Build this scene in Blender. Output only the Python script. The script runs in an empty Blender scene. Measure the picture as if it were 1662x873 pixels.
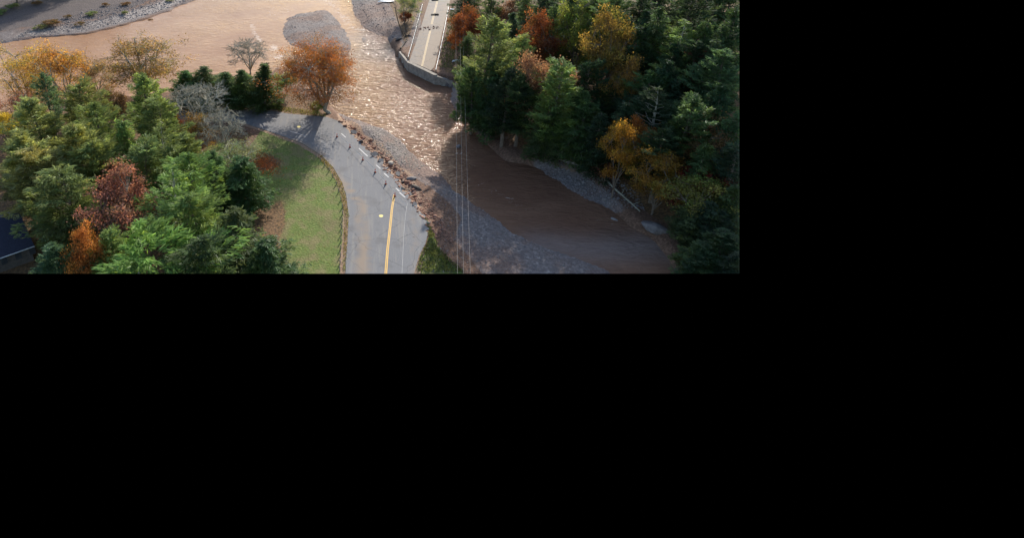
import bpy, bmesh, math, random
import numpy as np
from mathutils import Vector, Matrix

# ------------------------------------------------------------------ camera, sky, sun, exposure
S = bpy.context.scene
COL = S.collection
CAM_H = 71.0                 # metres above the road
FOC = 1100.0                 # focal length in photograph pixels
CX, CY = 600.0, 222.0        # optical centre of the photograph (its picture area is 1200 x 444)
PITCH = math.atan2(562.0, FOC)
PW, PH = 1200.0, 444.0       # picture area
FW, FH = 1662.0, 873.0       # whole frame of the file

cam_data = bpy.data.cameras.new("camera")
cam = bpy.data.objects.new("camera", cam_data)
COL.objects.link(cam)
cam.location = (0, 0, CAM_H)
cam.rotation_euler = (math.pi / 2 - PITCH, 0, 0)
cam_data.sensor_fit = 'HORIZONTAL'
cam_data.sensor_width = 36.0
cam_data.lens = FOC / FW * 36.0
cam_data.shift_x = (FW / 2 - CX) / FW
cam_data.shift_y = -(FH / 2 - CY) / FW
cam_data.clip_start = 1.0
cam_data.clip_end = 5000.0
S.camera = cam

SUN_EL, SUN_AZ = math.radians(24.0), math.radians(15.5)     # azimuth measured from the view direction to the right
sun_dir = Vector((math.sin(SUN_AZ) * math.cos(SUN_EL), math.cos(SUN_AZ) * math.cos(SUN_EL), math.sin(SUN_EL)))
world = bpy.data.worlds.new("World")
S.world = world
world.use_nodes = True
wn = world.node_tree.nodes; wl = world.node_tree.links
bg = wn["Background"]
sky = wn.new("ShaderNodeTexSky")
sky.sky_type = 'NISHITA'
sky.sun_disc = False
sky.sun_elevation = SUN_EL
sky.sun_rotation = SUN_AZ
sky.air_density = 1.0; sky.dust_density = 1.2
# below the horizon there is no sky
wtc = wn.new("ShaderNodeTexCoord"); wsep = wn.new("ShaderNodeSeparateXYZ")
wcmp = wn.new("ShaderNodeMath"); wcmp.operation = 'GREATER_THAN'; wcmp.inputs[1].default_value = 0.0
wmul = wn.new("ShaderNodeMath"); wmul.operation = 'MULTIPLY'; wmul.inputs[1].default_value = 0.14
wl.new(wtc.outputs["Generated"], wsep.inputs[0]); wl.new(wsep.outputs["Z"], wcmp.inputs[0])
wl.new(wcmp.outputs[0], wmul.inputs[0]); wl.new(wmul.outputs[0], bg.inputs["Strength"])
wl.new(sky.outputs[0], bg.inputs["Color"])

sun_data = bpy.data.lights.new("sun", 'SUN')
sun_data.energy = 4.6
sun_data.angle = math.radians(0.6)
sun_data.color = (1.0, 0.91, 0.79)
sun = bpy.data.objects.new("sun", sun_data)
COL.objects.link(sun)
sun.location = (40, 200, 120)
sun.rotation_euler = sun_dir.to_track_quat('Z', 'Y').to_euler()

S.view_settings.view_transform = 'Standard'
S.view_settings.look = 'None'
S.view_settings.exposure = 0.85
S.view_settings.gamma = 1.0
S.view_settings.use_curve_mapping = False
S.render.film_transparent = False
try:
    S.cycles.use_denoising = True
    S.cycles.max_bounces = 6
    S.cycles.transparent_max_bounces = 4
    S.cycles.sample_clamp_indirect = 6.0
except Exception:
    pass

# ------------------------------------------------------------------ helpers
rng = np.random.default_rng(7)
random.seed(7)
cp, sp = math.cos(PITCH), math.sin(PITCH)

def G(px, py, z=0.0):
    """surveyed ground position: where the sight line of a photo point meets height z"""
    u = (px - CX) / FOC; v = (py - CY) / FOC
    d = (u, cp - v * sp, -sp - v * cp)
    t = (z - CAM_H) / d[2]
    return np.array((d[0] * t, d[1] * t, z))

def W(pts, z=0.0):
    return np.array([G(x, y, z)[:2] for x, y in pts])

def project(co):
    co = np.asarray(co, float)
    rel = co - np.array((0, 0, CAM_H))
    depth = rel[..., 1] * cp - rel[..., 2] * sp
    up = rel[..., 1] * sp + rel[..., 2] * cp
    return CX + FOC * rel[..., 0] / depth, CY - FOC * up / depth

# the two planes where the surveyed ground ends (right and near side of the picture area)
def edge_plane(kind):
    if kind == 'right':
        a = G(PW, 0) - np.array((0, 0, CAM_H)); b = G(PW, PH) - np.array((0, 0, CAM_H))
    else:
        a = G(0, PH) - np.array((0, 0, CAM_H)); b = G(PW, PH) - np.array((0, 0, CAM_H))
    n = np.cross(a, b); n /= np.linalg.norm(n)
    inside = G(600, 200) - np.array((0, 0, CAM_H))
    if np.dot(n, inside) > 0: n = -n            # outward
    return Vector((0, 0, CAM_H)), Vector(n)
EDGES = [edge_plane('right'), edge_plane('near')]

def trim(me, mat=None):
    """cut a mesh where the surveyed ground ends; returns False when nothing is left"""
    mi = mat.inverted() if mat is not None else None
    bm = bmesh.new(); bm.from_mesh(me)
    for co, no in EDGES:
        if mi is not None:
            c = mi @ co; n = (mat.to_3x3().transposed() @ no).normalized()
        else:
            c, n = co, no
        bmesh.ops.bisect_plane(bm, geom=bm.verts[:] + bm.edges[:] + bm.faces[:], plane_co=c, plane_no=n, clear_outer=True)
    ok = len(bm.faces) > 0
    bm.to_mesh(me); bm.free()
    return ok

def needs_trim(me, mat):
    n = len(me.vertices)
    if n == 0: return False
    co = np.empty(n * 3, np.float32); me.vertices.foreach_get('co', co)
    co = co.reshape(-1, 3) @ np.array(mat.to_3x3()).T + np.array(mat.translation)
    x, y = project(co)
    return bool((x > PW).any() or (y > PH).any())

class MB:
    """collects vertices and faces, builds ONE mesh"""
    def __init__(self):
        self.v = []; self.f = []; self.a = []; self.n = 0
    def add(self, v, f, a=None):
        v = np.asarray(v, float).reshape(-1, 3)
        for q in f: self.f.append(tuple(int(i) + self.n for i in q))
        self.a.extend([0.5 if a is None else a] * len(f))
        self.v.append(v); self.n += len(v)
    def quads(self, P, a=None):
        """P: (n,4,3)"""
        P = np.asarray(P, float); n = len(P)
        idx = np.arange(n * 4).reshape(n, 4) + self.n
        self.f.extend(map(tuple, idx.tolist()))
        self.a.extend(([0.5] * n) if a is None else list(a))
        self.v.append(P.reshape(-1, 3)); self.n += n * 4
    def tube(self, pts, rad, sides=5, a=None, cap=True):
        pts = np.asarray(pts, float); rad = np.asarray(rad, float)
        k = len(pts)
        t = np.gradient(pts, axis=0); t /= (np.linalg.norm(t, axis=1, keepdims=True) + 1e-9)
        ref = np.array((0, 0, 1.0)) if abs(t[0][2]) < .9 else np.array((1.0, 0, 0))
        u = np.cross(t, ref); u /= (np.linalg.norm(u, axis=1, keepdims=True) + 1e-9)
        w = np.cross(t, u)
        ang = np.arange(sides) * 2 * math.pi / sides
        ring = pts[:, None] + rad[:, None, None] * (np.cos(ang)[None, :, None] * u[:, None] + np.sin(ang)[None, :, None] * w[:, None])
        f = []
        for i in range(k - 1):
            for j in range(sides):
                j2 = (j + 1) % sides
                f.append((i * sides + j, i * sides + j2, (i + 1) * sides + j2, (i + 1) * sides + j))
        if cap:
            f.append(tuple(range(sides - 1, -1, -1))); f.append(tuple((k - 1) * sides + j for j in range(sides)))
        self.add(ring, f, a)
    def box(self, c, size, rz=0, a=None, tilt=None):
        sx, sy, sz = [s / 2 for s in size]
        v = np.array([(x, y, z) for z in (-sz, sz) for x, y in ((-sx, -sy), (sx, -sy), (sx, sy), (-sx, sy))])
        if tilt is not None: v = v @ np.array(Matrix.Rotation(tilt[1], 3, tilt[0])).T
        ca, sa = math.cos(rz), math.sin(rz)
        v = v @ np.array([[ca, sa, 0], [-sa, ca, 0], [0, 0, 1]]) + np.array(c)
        self.add(v, [(3, 2, 1, 0), (4, 5, 6, 7), (0, 1, 5, 4), (1, 2, 6, 5), (2, 3, 7, 6), (3, 0, 4, 7)], a)
    def mesh(self, name):
        me = bpy.data.meshes.new(name)
        if not self.v: return me
        V = np.concatenate(self.v)
        me.from_pydata(V.tolist(), [], self.f)
        at = me.attributes.new('tone', 'FLOAT', 'FACE')
        at.data.foreach_set('value', np.asarray(self.a, np.float32))
        me.update()
        return me
    def build(self, name, mat, parent=None, smooth=False):
        me = self.mesh(name)
        if smooth: me.polygons.foreach_set('use_smooth', [True] * len(me.polygons))
        me.materials.append(mat)
        o = bpy.data.objects.new(name, me); COL.objects.link(o); o.parent = parent
        return o

def tag(o, label=None, cat=None, group=None, kind=None):
    if label: o['label'] = label
    if cat: o['category'] = cat
    if group: o['group'] = group
    if kind: o['kind'] = kind
    return o

def empty(name, loc, rz=0, scale=1.0):
    o = bpy.data.objects.new(name, None); COL.objects.link(o)
    o.location = [float(c) for c in loc]; o.rotation_euler = (0, 0, rz)
    o.scale = (scale, scale, scale) if not hasattr(scale, '__len__') else scale
    o.empty_display_size = .3
    return o

# ------------------------------------------------------------------ materials
MATS = {}
def newmat(name):
    m = bpy.data.materials.new(name); m.use_nodes = True
    nt = m.node_tree; nt.nodes.clear()
    out = nt.nodes.new("ShaderNodeOutputMaterial")
    MATS[name] = m
    return m, nt, out

def N(nt, t, **kw):
    n = nt.nodes.new(t)
    for k, v in kw.items():
        if k == 'op': n.operation = v
        else: setattr(n, k, v)
    return n

def noise(nt, scale, detail=4, rough=.55, vec=None, dist=0.0):
    n = N(nt, "ShaderNodeTexNoise"); n.inputs["Scale"].default_value = scale
    n.inputs["Detail"].default_value = detail; n.inputs["Roughness"].default_value = rough
    n.inputs["Distortion"].default_value = dist
    if vec is not None: nt.links.new(vec, n.inputs["Vector"])
    return n

def ramp(nt, fac, stops):
    r = N(nt, "ShaderNodeValToRGB")
    el = r.color_ramp.elements
    while len(el) < len(stops): el.new(.5)
    for e, (p, c) in zip(el, stops):
        e.position = p; e.color = (*c, 1) if len(c) == 3 else c
    nt.links.new(fac, r.inputs[0])
    return r

def mixc(nt, fac, a, b, mode='MIX'):
    m = N(nt, "ShaderNodeMix", data_type='RGBA', blend_type=mode)
    for s, i in ((fac, 0), (a, 6), (b, 7)):
        if hasattr(s, 'type') and hasattr(s, 'links'): nt.links.new(s, m.inputs[i])
        elif isinstance(s, (int, float)): m.inputs[i].default_value = s
        else: m.inputs[i].default_value = (*s, 1)
    return m.outputs[2]

def mathn(nt, op, a, b=None, clamp=False):
    m = N(nt, "ShaderNodeMath", op=op); m.use_clamp = clamp
    for s, i in ((a, 0), (b, 1)):
        if s is None: continue
        if hasattr(s, 'links'): nt.links.new(s, m.inputs[i])
        else: m.inputs[i].default_value = s
    return m.outputs[0]

def smooth_thr(nt, val, lo, hi):
    m = N(nt, "ShaderNodeMapRange", interpolation_type='SMOOTHSTEP')
    nt.links.new(val, m.inputs[0]); m.inputs[1].default_value = lo; m.inputs[2].default_value = hi
    return m.outputs[0]

def principled(nt, out, col, rough=.9, spec=.3, bump=None, bstr=.3, bdist=.1, metal=0):
    p = N(nt, "ShaderNodeBsdfPrincipled")
    if hasattr(col, 'links'): nt.links.new(col, p.inputs["Base Color"])
    else: p.inputs["Base Color"].default_value = (*col, 1)
    if hasattr(rough, 'links'): nt.links.new(rough, p.inputs["Roughness"])
    else: p.inputs["Roughness"].default_value = rough
    p.inputs["Specular IOR Level"].default_value = spec
    p.inputs["Metallic"].default_value = metal
    if bump is not None:
        b = N(nt, "ShaderNodeBump"); b.inputs["Strength"].default_value = bstr; b.inputs["Distance"].default_value = bdist
        nt.links.new(bump, b.inputs["Height"]); nt.links.new(b.outputs[0], p.inputs["Normal"])
    nt.links.new(p.outputs[0], out.inputs[0])
    return p

def pos(nt): return N(nt, "ShaderNodeNewGeometry").outputs["Position"]
def tone(nt, name='tone'):
    a = N(nt, "ShaderNodeAttribute"); a.attribute_name = name
    return a

def simple(name, c1, c2, scale=3.0, rough=.85, spec=.3, bump=.2, metal=0):
    m, nt, out = newmat(name)
    n = noise(nt, scale, 5, .6, pos(nt))
    c = mixc(nt, ramp(nt, n.outputs[0], [(.35, (0, 0, 0)), (.68, (1, 1, 1))]).outputs[0], c1, c2)
    t = tone(nt)
    c = mixc(nt, 1.0, c, ramp(nt, t.outputs["Fac"], [(0, (.72, .72, .72)), (1, (1.28, 1.28, 1.28))]).outputs[0], 'MULTIPLY')
    principled(nt, out, c, rough, spec, n.outputs[0], bump, .05, metal)
    return m

def foliage_mat(name, trans=.42, var=.75, warm=(1.25, 1.08, .6)):
    """leaf colour comes from the tree's own object colour, each clump a little different"""
    m, nt, out = newmat(name)
    oi = N(nt, "ShaderNodeObjectInfo"); t = tone(nt)
    k = ramp(nt, t.outputs["Fac"], [(0, (1 - var * .62,) * 3), (.5, (1, 1, 1)), (1, (1 + var * .7,) * 3)]).outputs[0]
    c = mixc(nt, 1.0, oi.outputs["Color"], k, 'MULTIPLY')
    n = noise(nt, .35, 2, .5, pos(nt))
    c = mixc(nt, smooth_thr(nt, n.outputs[0], .45, .7), c, mixc(nt, 1.0, c, warm, 'MULTIPLY'))
    d = N(nt, "ShaderNodeBsdfDiffuse"); tr = N(nt, "ShaderNodeBsdfTranslucent")
    mx = N(nt, "ShaderNodeMixShader"); mx.inputs[0].default_value = trans
    nt.links.new(c, d.inputs[0]); nt.links.new(mixc(nt, 1.0, c, (1.15, 1.1, .75), 'MULTIPLY'), tr.inputs[0])
    nt.links.new(d.outputs[0], mx.inputs[1]); nt.links.new(tr.outputs[0], mx.inputs[2])
    g = N(nt, "ShaderNodeBsdfGlossy"); g.inputs["Roughness"].default_value = .45; g.inputs[0].default_value = (.9, .95, 1, 1)
    mx2 = N(nt, "ShaderNodeMixShader"); mx2.inputs[0].default_value = .008
    nt.links.new(mx.outputs[0], mx2.inputs[1]); nt.links.new(g.outputs[0], mx2.inputs[2])
    nt.links.new(mx2.outputs[0], out.inputs[0])
    return m

M_NEEDLE = foliage_mat("needles", .56, .9, (1.3, 1.12, .75))
M_LEAF = foliage_mat("leaves", .5, 1.0, (.72, 1.12, 1.0))
M_BARK = simple("bark", (.10, .075, .055), (.19, .16, .13), 4, .95, .1, .4)
M_PALEBARK = simple("pale_bark", (.21, .20, .155), (.37, .36, .285), 3, .9, .15, .3)
M_WOOD = simple("weathered_wood", (.22, .18, .135), (.36, .31, .25), 6, .9, .15, .3)
M_ROCK = simple("rock", (.12, .105, .105), (.22, .20, .195), 1.6, .85, .3, .5)
M_REDROCK = simple("red_shale", (.17, .085, .06), (.30, .17, .12), 2.2, .9, .2, .5)
M_CONC = simple("concrete", (.20, .18, .155), (.34, .31, .27), 1.0, .9, .25, .25)
M_METAL = simple("galvanised_steel", (.42, .44, .46), (.6, .62, .64), 2, .45, .5, .1, .6)
M_DARK = simple("wet_dark_debris", (.03, .026, .022), (.08, .065, .055), 2.5, .8, .3, .5)
M_WHITE = simple("white_plastic", (.7, .7, .7), (.85, .85, .85), 2, .5, .4, .1)
M_CONE = simple("orange_plastic", (.62, .09, .03), (.75, .14, .05), 5, .5, .4, .05)
M_WIRE = simple("aluminium_wire", (.28, .26, .24), (.36, .34, .31), 5, .5, .5, 0)

def build_materials():
    # ---- ground: soil, gravel, grass, leaf litter, pale cobbles by surveyed zone
    m, nt, out = newmat("ground")
    P = pos(nt)
    zone = tone(nt, 'zone'); sepz = N(nt, "ShaderNodeSeparateColor"); nt.links.new(zone.outputs["Color"], sepz.inputs[0])
    zone2 = tone(nt, 'zone2'); sepz2 = N(nt, "ShaderNodeSeparateColor"); nt.links.new(zone2.outputs["Color"], sepz2.inputs[0])
    wob = noise(nt, .35, 4, .6, P)
    fine = noise(nt, 2.2, 5, .65, P)
    big = noise(nt, .09, 3, .5, P)
    stones = N(nt, "ShaderNodeTexVoronoi"); stones.inputs["Scale"].default_value = 2.6; nt.links.new(P, stones.inputs["Vector"])
    def zmask(sock, lo=.38, hi=.62, amp=.55):
        s = mathn(nt, 'ADD', sock, mathn(nt, 'MULTIPLY', mathn(nt, 'SUBTRACT', wob.outputs[0], .5), amp))
        return smooth_thr(nt, s, lo, hi)
    soil = mixc(nt, smooth_thr(nt, fine.outputs[0], .35, .7), (.095, .055, .038), (.21, .125, .085))
    st = ramp(nt, stones.outputs["Color"], [(0, (.10, .086, .084)), (.5, (.15, .13, .126)), (.85, (.21, .185, .175)), (1, (.32, .29, .27))])
    grav = mixc(nt, smooth_thr(nt, big.outputs[0], .42, .62), st.outputs[0], mixc(nt, 1.0, st.outputs[0], (1.0, .80, .70), 'MULTIPLY'))
    grav = mixc(nt, smooth_thr(nt, wob.outputs[0], .52, .72), grav, (.15, .115, .10))
    g1 = mixc(nt, smooth_thr(nt, fine.outputs[0], .3, .7), (.075, .118, .025), (.14, .18, .047))
    grass = mixc(nt, smooth_thr(nt, wob.outputs[0], .42, .66), g1, (.165, .150, .066))
    grass = mixc(nt, mathn(nt, 'MULTIPLY', smooth_thr(nt, big.outputs[0], .5, .66), .35), grass, (.13, .105, .055))
    litter = mixc(nt, smooth_thr(nt, fine.outputs[0], .35, .65), (.065, .045, .028), (.20, .115, .055))
    cob = ramp(nt, stones.outputs["Color"], [(0, (.16, .135, .125)), (.6, (.27, .24, .22)), (1, (.42, .39, .36))]).outputs[0]
    sand = mixc(nt, smooth_thr(nt, fine.outputs[0], .3, .7), (.21, .135, .09), (.32, .225, .16))
    c = mixc(nt, zmask(sepz.outputs[0]), soil, grav)
    c = mixc(nt, zmask(sepz.outputs[1], .4, .6, .35), c, grass)
    c = mixc(nt, zmask(sepz.outputs[2]), c, litter)
    c = mixc(nt, zmask(sepz2.outputs[0], .35, .65, .9), c, cob)
    c = mixc(nt, zmask(sepz2.outputs[1], .4, .6, .6), c, sand)
    c = mixc(nt, zmask(sepz2.outputs[2], .35, .65, .7), c, mixc(nt, smooth_thr(nt, fine.outputs[0], .3, .7), (.062, .052, .052), (.125, .105, .10)))  # shade on the opposite shore, put into the ground colour as a darker tone
    b = mathn(nt, 'ADD', fine.outputs[0], mathn(nt, 'MULTIPLY', stones.outputs["Distance"], .6))
    principled(nt, out, c, .92, .2, b, .8, .12)

    # ---- muddy water: silt colour, white water where the current breaks, ripples as fine relief
    m, nt, out = newmat("muddy_water")
    P = pos(nt)
    zone = tone(nt, 'flow'); sp_ = N(nt, "ShaderNodeSeparateColor"); nt.links.new(zone.outputs["Color"], sp_.inputs[0])
    big = noise(nt, .05, 3, .5, P, .6)
    silt_main = mixc(nt, smooth_thr(nt, big.outputs[0], .35, .65), (.285, .160, .088), (.33, .195, .112))
    silt_creek = mixc(nt, smooth_thr(nt, big.outputs[0], .35, .65), (.14, .073, .046), (.18, .10, .064))
    c = mixc(nt, smooth_thr(nt, sp_.outputs[0], .0, 1.0), silt_creek, silt_main)
    c = mixc(nt, sp_.outputs[2], c, (.21, .165, .15))
    mp = N(nt, "ShaderNodeMapping"); mp.inputs["Rotation"].default_value = (0, 0, math.radians(-14)); mp.inputs["Scale"].default_value = (.42, 1.0, 1)
    nt.links.new(P, mp.inputs[0])
    mps = N(nt, "ShaderNodeMapping"); mps.inputs["Rotation"].default_value = (0, 0, math.radians(42)); mps.inputs["Scale"].default_value = (.22, .55, 1)
    nt.links.new(P, mps.inputs[0]); streak = noise(nt, .5, 5, .65, mps.outputs[0], 2.2)
    c = mixc(nt, 1.0, c, ramp(nt, streak.outputs[0], [(.3, (.88, .87, .86)), (.52, (1, 1, 1)), (.72, (1.14, 1.13, 1.12))]).outputs[0], 'MULTIPLY')
    w1 = noise(nt, .75, 2, .5, mp.outputs[0], 1.2); w2 = noise(nt, 2.6, 3, .6, mp.outputs[0], .6); w3 = noise(nt, .06, 2, .5, P)
    foamn = noise(nt, 1.5, 5, .7, mp.outputs[0], .8)
    fm = smooth_thr(nt, mathn(nt, 'ADD', foamn.outputs[0], mathn(nt, 'MULTIPLY', sp_.outputs[1], .36)), .74, .92)
    c = mixc(nt, mathn(nt, 'MULTIPLY', fm, .7), c, (.66, .60, .54))
    hgt = mathn(nt, 'ADD', mathn(nt, 'MULTIPLY', w1.outputs[0], 1.0), mathn(nt, 'MULTIPLY', w2.outputs[0], .42))
    amp = N(nt, "ShaderNodeMapRange"); nt.links.new(sp_.outputs[0], amp.inputs[0])
    amp.inputs[3].default_value = 1.0; amp.inputs[4].default_value = .22
    hgt = mathn(nt, 'MULTIPLY', mathn(nt, 'MULTIPLY', hgt, amp.outputs[0]), smooth_thr(nt, w3.outputs[0], .05, .7))
    p = principled(nt, out, c, mixc(nt, fm, (.12,) * 3, (.7,) * 3), .10, hgt, .95, .72)
    p.inputs["IOR"].default_value = 1.33

    # ---- asphalt
    m, nt, out = newmat("asphalt")
    P = pos(nt)
    f = noise(nt, 6, 4, .6, P); b = noise(nt, .22, 4, .6, P)
    mp = N(nt, "ShaderNodeMapping"); mp.inputs["Scale"].default_value = (1.3, .09, 1); mp.inputs["Rotation"].default_value = (0, 0, math.radians(3)); nt.links.new(P, mp.inputs[0])
    tr = noise(nt, 1.0, 3, .5, mp.outputs[0])
    c = mixc(nt, smooth_thr(nt, f.outputs[0], .3, .7), (.112, .118, .129), (.170, .175, .186))
    c = mixc(nt, mathn(nt, 'MULTIPLY', smooth_thr(nt, tr.outputs[0], .5, .66), .5), c, (.215, .205, .19))
    c = mixc(nt, mathn(nt, 'MULTIPLY', smooth_thr(nt, b.outputs[0], .53, .68), .6), c, (.10, .10, .105))
    t = tone(nt, 'dust')
    dn = noise(nt, .5, 5, .65, P)
    c = mixc(nt, mathn(nt, 'MULTIPLY', smooth_thr(nt, mathn(nt, 'ADD', t.outputs["Fac"], mathn(nt, 'MULTIPLY', mathn(nt, 'SUBTRACT', dn.outputs[0], .5), .9)), .25, 1.0), .85), c, (.225, .175, .13))
    vor = N(nt, "ShaderNodeTexVoronoi"); vor.feature = 'DISTANCE_TO_EDGE'; vor.inputs["Scale"].default_value = .16
    dv = N(nt, "ShaderNodeVectorMath", operation='ADD'); dsc = N(nt, "ShaderNodeVectorMath", operation='SCALE'); dsc.inputs[3].default_value = 2.5
    nt.links.new(b.outputs["Color"], dsc.inputs[0]); nt.links.new(P, dv.inputs[0]); nt.links.new(dsc.outputs[0], dv.inputs[1]); nt.links.new(dv.outputs[0], vor.inputs["Vector"])
    crack = smooth_thr(nt, vor.outputs["Distance"], .012, .0)
    c = mixc(nt, mathn(nt, 'MULTIPLY', crack, .6), c, (.05, .05, .05))
    principled(nt, out, c, .85, .3, f.outputs[0], .3, .03)

    def paint(name, col):
        m, nt, out = newmat(name)
        n = noise(nt, 2.5, 5, .7, pos(nt))
        c = mixc(nt, smooth_thr(nt, n.outputs[0], .52, .66), col, tuple(x * .55 + .05 for x in col))
        principled(nt, out, c, .7, .3)
    paint("yellow_paint", (.60, .36, .075)); paint("white_paint", (.60, .60, .60)); paint("faded_paint", (.33, .33, .33)); paint("muddy_yellow_paint", (.34, .245, .11)); paint("dull_white_paint", (.46, .46, .46)); paint("pale_yellow_paint", (.72, .60, .20))
    m, nt, out = newmat("roof_shingle")
    br = N(nt, "ShaderNodeTexBrick"); P = N(nt, "ShaderNodeTexCoord").outputs["Object"]; nt.links.new(P, br.inputs["Vector"])
    br.inputs["Scale"].default_value = 2.0; br.inputs["Color1"].default_value = (.018, .021, .040, 1); br.inputs["Color2"].default_value = (.028, .032, .056, 1); br.inputs["Mortar"].default_value = (.018, .02, .035, 1)
    principled(nt, out, br.outputs[0], .8, .3)
build_materials()
M_ASPH = simple("broken_asphalt", (.10, .10, .105), (.16, .16, .165), 3, .9, .2, .4)
M_SIDING = simple("dark_siding", (.05, .045, .042), (.085, .075, .068), 2, .8, .2, .2)
M_GLASS = simple("window_glass", (.03, .035, .04), (.05, .055, .06), 1, .1, .5, 0)

# ------------------------------------------------------------------ terrain
WATER_Z = -2.6
def sdf(poly, X, Y):
    """signed distance to a polygon, negative inside"""
    poly = np.asarray(poly); d = np.full(X.shape, 1e9); inside = np.zeros(X.shape, bool)
    n = len(poly)
    for i in range(n):
        ax, ay = poly[i]; bx, by = poly[(i + 1) % n]
        ex, ey = bx - ax, by - ay
        wx, wy = X - ax, Y - ay
        t = np.clip((wx * ex + wy * ey) / (ex * ex + ey * ey + 1e-9), 0, 1)
        d = np.minimum(d, np.hypot(wx - ex * t, wy - ey * t))
        c = ((ay > Y) != (by > Y)) & (X < (bx - ax) * (Y - ay) / (by - ay + 1e-12) + ax)
        inside ^= c
    return np.where(inside, -d, d)
def sst(x, a, b):
    t = np.clip((x - a) / (b - a), 0, 1); return t * t * (3 - 2 * t)
def vnoise(X, Y, sc, seed):
    r = np.random.default_rng(seed); T = r.random((64, 64))
    x, y = X / sc, Y / sc; i, j = np.floor(x).astype(int), np.floor(y).astype(int)
    fx, fy = x - i, y - j; fx = fx * fx * (3 - 2 * fx); fy = fy * fy * (3 - 2 * fy)
    a = T[i % 64, j % 64]; b = T[(i + 1) % 64, j % 64]; c = T[i % 64, (j + 1) % 64]; d = T[(i + 1) % 64, (j + 1) % 64]
    return (a * (1 - fx) + b * fx) * (1 - fy) + (c * (1 - fx) + d * fx) * fy
def fbm(X, Y, sc, seed):
    return (vnoise(X, Y, sc, seed) + .5 * vnoise(X, Y, sc / 2, seed + 1) + .25 * vnoise(X, Y, sc / 4, seed + 2)) / 1.75

P_NEAR = W([(-260, 250), (0, 215), (60, 192), (150, 168), (230, 152), (300, 147), (370, 143), (430, 126), (452, 108), (475, 128),
            (520, 158), (548, 184), (566, 205), (582, 222), (600, 240), (622, 264), (640, 280), (655, 304), (668, 326), (690, 356), (704, 390), (722, 444), (735, 520), (-260, 700)])
P_FAR = W([(612, -60), (618, -10), (632, 30), (640, 60), (654, 84), (666, 98), (708, 119), (741, 128), (754, 154), (772, 185), (800, 214), (832, 240), (858, 243),
           (900, 256), (952, 274), (978, 292), (1010, 318), (1042, 346), (1080, 366), (1108, 398), (1140, 450), (1200, 560), (2600, 500), (2600, -60)])
P_HILL = W([(800, -60), (790, 40), (800, 130), (812, 190), (850, 235), (905, 250), (965, 274), (1010, 300), (1070, 340), (1110, 372), (1150, 420), (1210, 560), (3000, 500), (3000, -60)])
P_FARLEFT = W([(-330, 110), (0, 72), (60, 62), (140, 54), (200, 40), (262, 22), (310, 4), (340, -12), (360, -60), (-330, -60)], WATER_Z)
BAR_A = W([(456, 44), (466, 30), (484, 22), (510, 19), (528, 16), (540, 24), (554, 42), (566, 62), (572, 80), (540, 88), (500, 84), (472, 74), (459, 60)], WATER_Z)
BAR_B = W([(566, -40), (570, 0), (574, 22), (588, 44), (604, 53), (626, 64), (644, 74), (654, 92), (690, 80), (680, -40)], WATER_Z)
BAR_A2 = W([(585, 56), (592, 58), (600, 74), (606, 80), (598, 80), (588, 68)], WATER_Z)
BAR_C = W([(538, 178), (556, 184), (590, 198), (622, 208), (648, 226), (664, 244), (690, 266), (718, 286), (744, 310), (776, 334), (812, 360), (838, 380), (866, 392), (892, 405), (940, 420), (985, 438), (1010, 460), (700, 520), (640, 320), (560, 210)], WATER_Z)
BAR_D = W([(866, 262), (884, 264), (920, 272), (962, 287), (996, 300), (1024, 318), (1042, 340), (1044, 350), (1010, 345), (985, 336), (948, 322), (916, 302), (888, 284)], WATER_Z)
BAR_E = W([(735, 134), (760, 158), (790, 198), (830, 240), (800, 232), (764, 202), (735, 172), (712, 150), (716, 138)], WATER_Z)
P_ROAD = W([(560, 470), (561, 420), (564, 390), (566, 350), (562, 318), (555, 296), (541, 272), (521, 252), (492, 234), (462, 222), (430, 211), (402, 202), (372, 197), (330, 196), (280, 196),
            (280, 181), (330, 180), (372, 179), (410, 178), (440, 180), (470, 185), (505, 188), (530, 190), (548, 196), (566, 212), (584, 229), (603, 248), (613, 257), (624, 271), (640, 284), (650, 300), (660, 312),
            (667, 326), (680, 342), (692, 358), (695, 378), (690, 396), (680, 415), (673, 440), (668, 470)])
P_GRASS = W([(425, 210), (462, 222), (492, 234), (521, 252), (541, 272), (555, 296), (562, 318), (566, 350), (564, 390), (561, 420), (560, 480), (440, 480), (462, 420), (452, 380), (446, 340), (420, 290), (405, 240)])
P_VERGE = W([(690, 356), (700, 372), (716, 400), (738, 420), (768, 444), (790, 480), (660, 480), (676, 440), (684, 415), (693, 396), (696, 378)], -.6)
P_FROAD = W([(655, 103), (703, 124), (712, 88), (721, 48), (731, 8), (741, -50), (709, -50), (696, 0), (686, 32), (674, 70)])

STEP = .8
gx = np.arange(-175, 235, STEP); gy = np.arange(78, 345, STEP)
TX, TY = np.meshgrid(gx, gy, indexing='ij')
d_near = sdf(P_NEAR, TX, TY); d_far = sdf(P_FAR, TX, TY); d_hill = sdf(P_HILL, TX, TY); d_fl = sdf(P_FARLEFT, TX, TY)
d_road = sdf(P_ROAD, TX, TY); d_froad = sdf(P_FROAD, TX, TY); d_grass = sdf(P_GRASS, TX, TY); d_verge = sdf(P_VERGE, TX, TY)
wob = fbm(TX, TY, 6, 3) - .5
BED = -3.5
def bank(d, top, w, wobamp=1.6):
    return BED + (top - BED) * sst(-(d + wob * wobamp * sst(np.abs(d_froad), 0, 6)), -w, 0.0)
z_near = bank(d_near, -.06, 2.4, 1.0)
near_rd = sst(d_froad, 14, 4)
z_far = bank(d_far, -.06 - 1.3 * (1 - near_rd), 2.2 + 1.2 * (1 - near_rd), 1.2)
hill = np.clip(-d_hill, 0, None)
hill_z = 24 * (1 - np.exp(-hill / 75.0)) + .5 * sst(hill, 1, 6) * (fbm(TX, TY, 9, 11) - .4)
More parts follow.
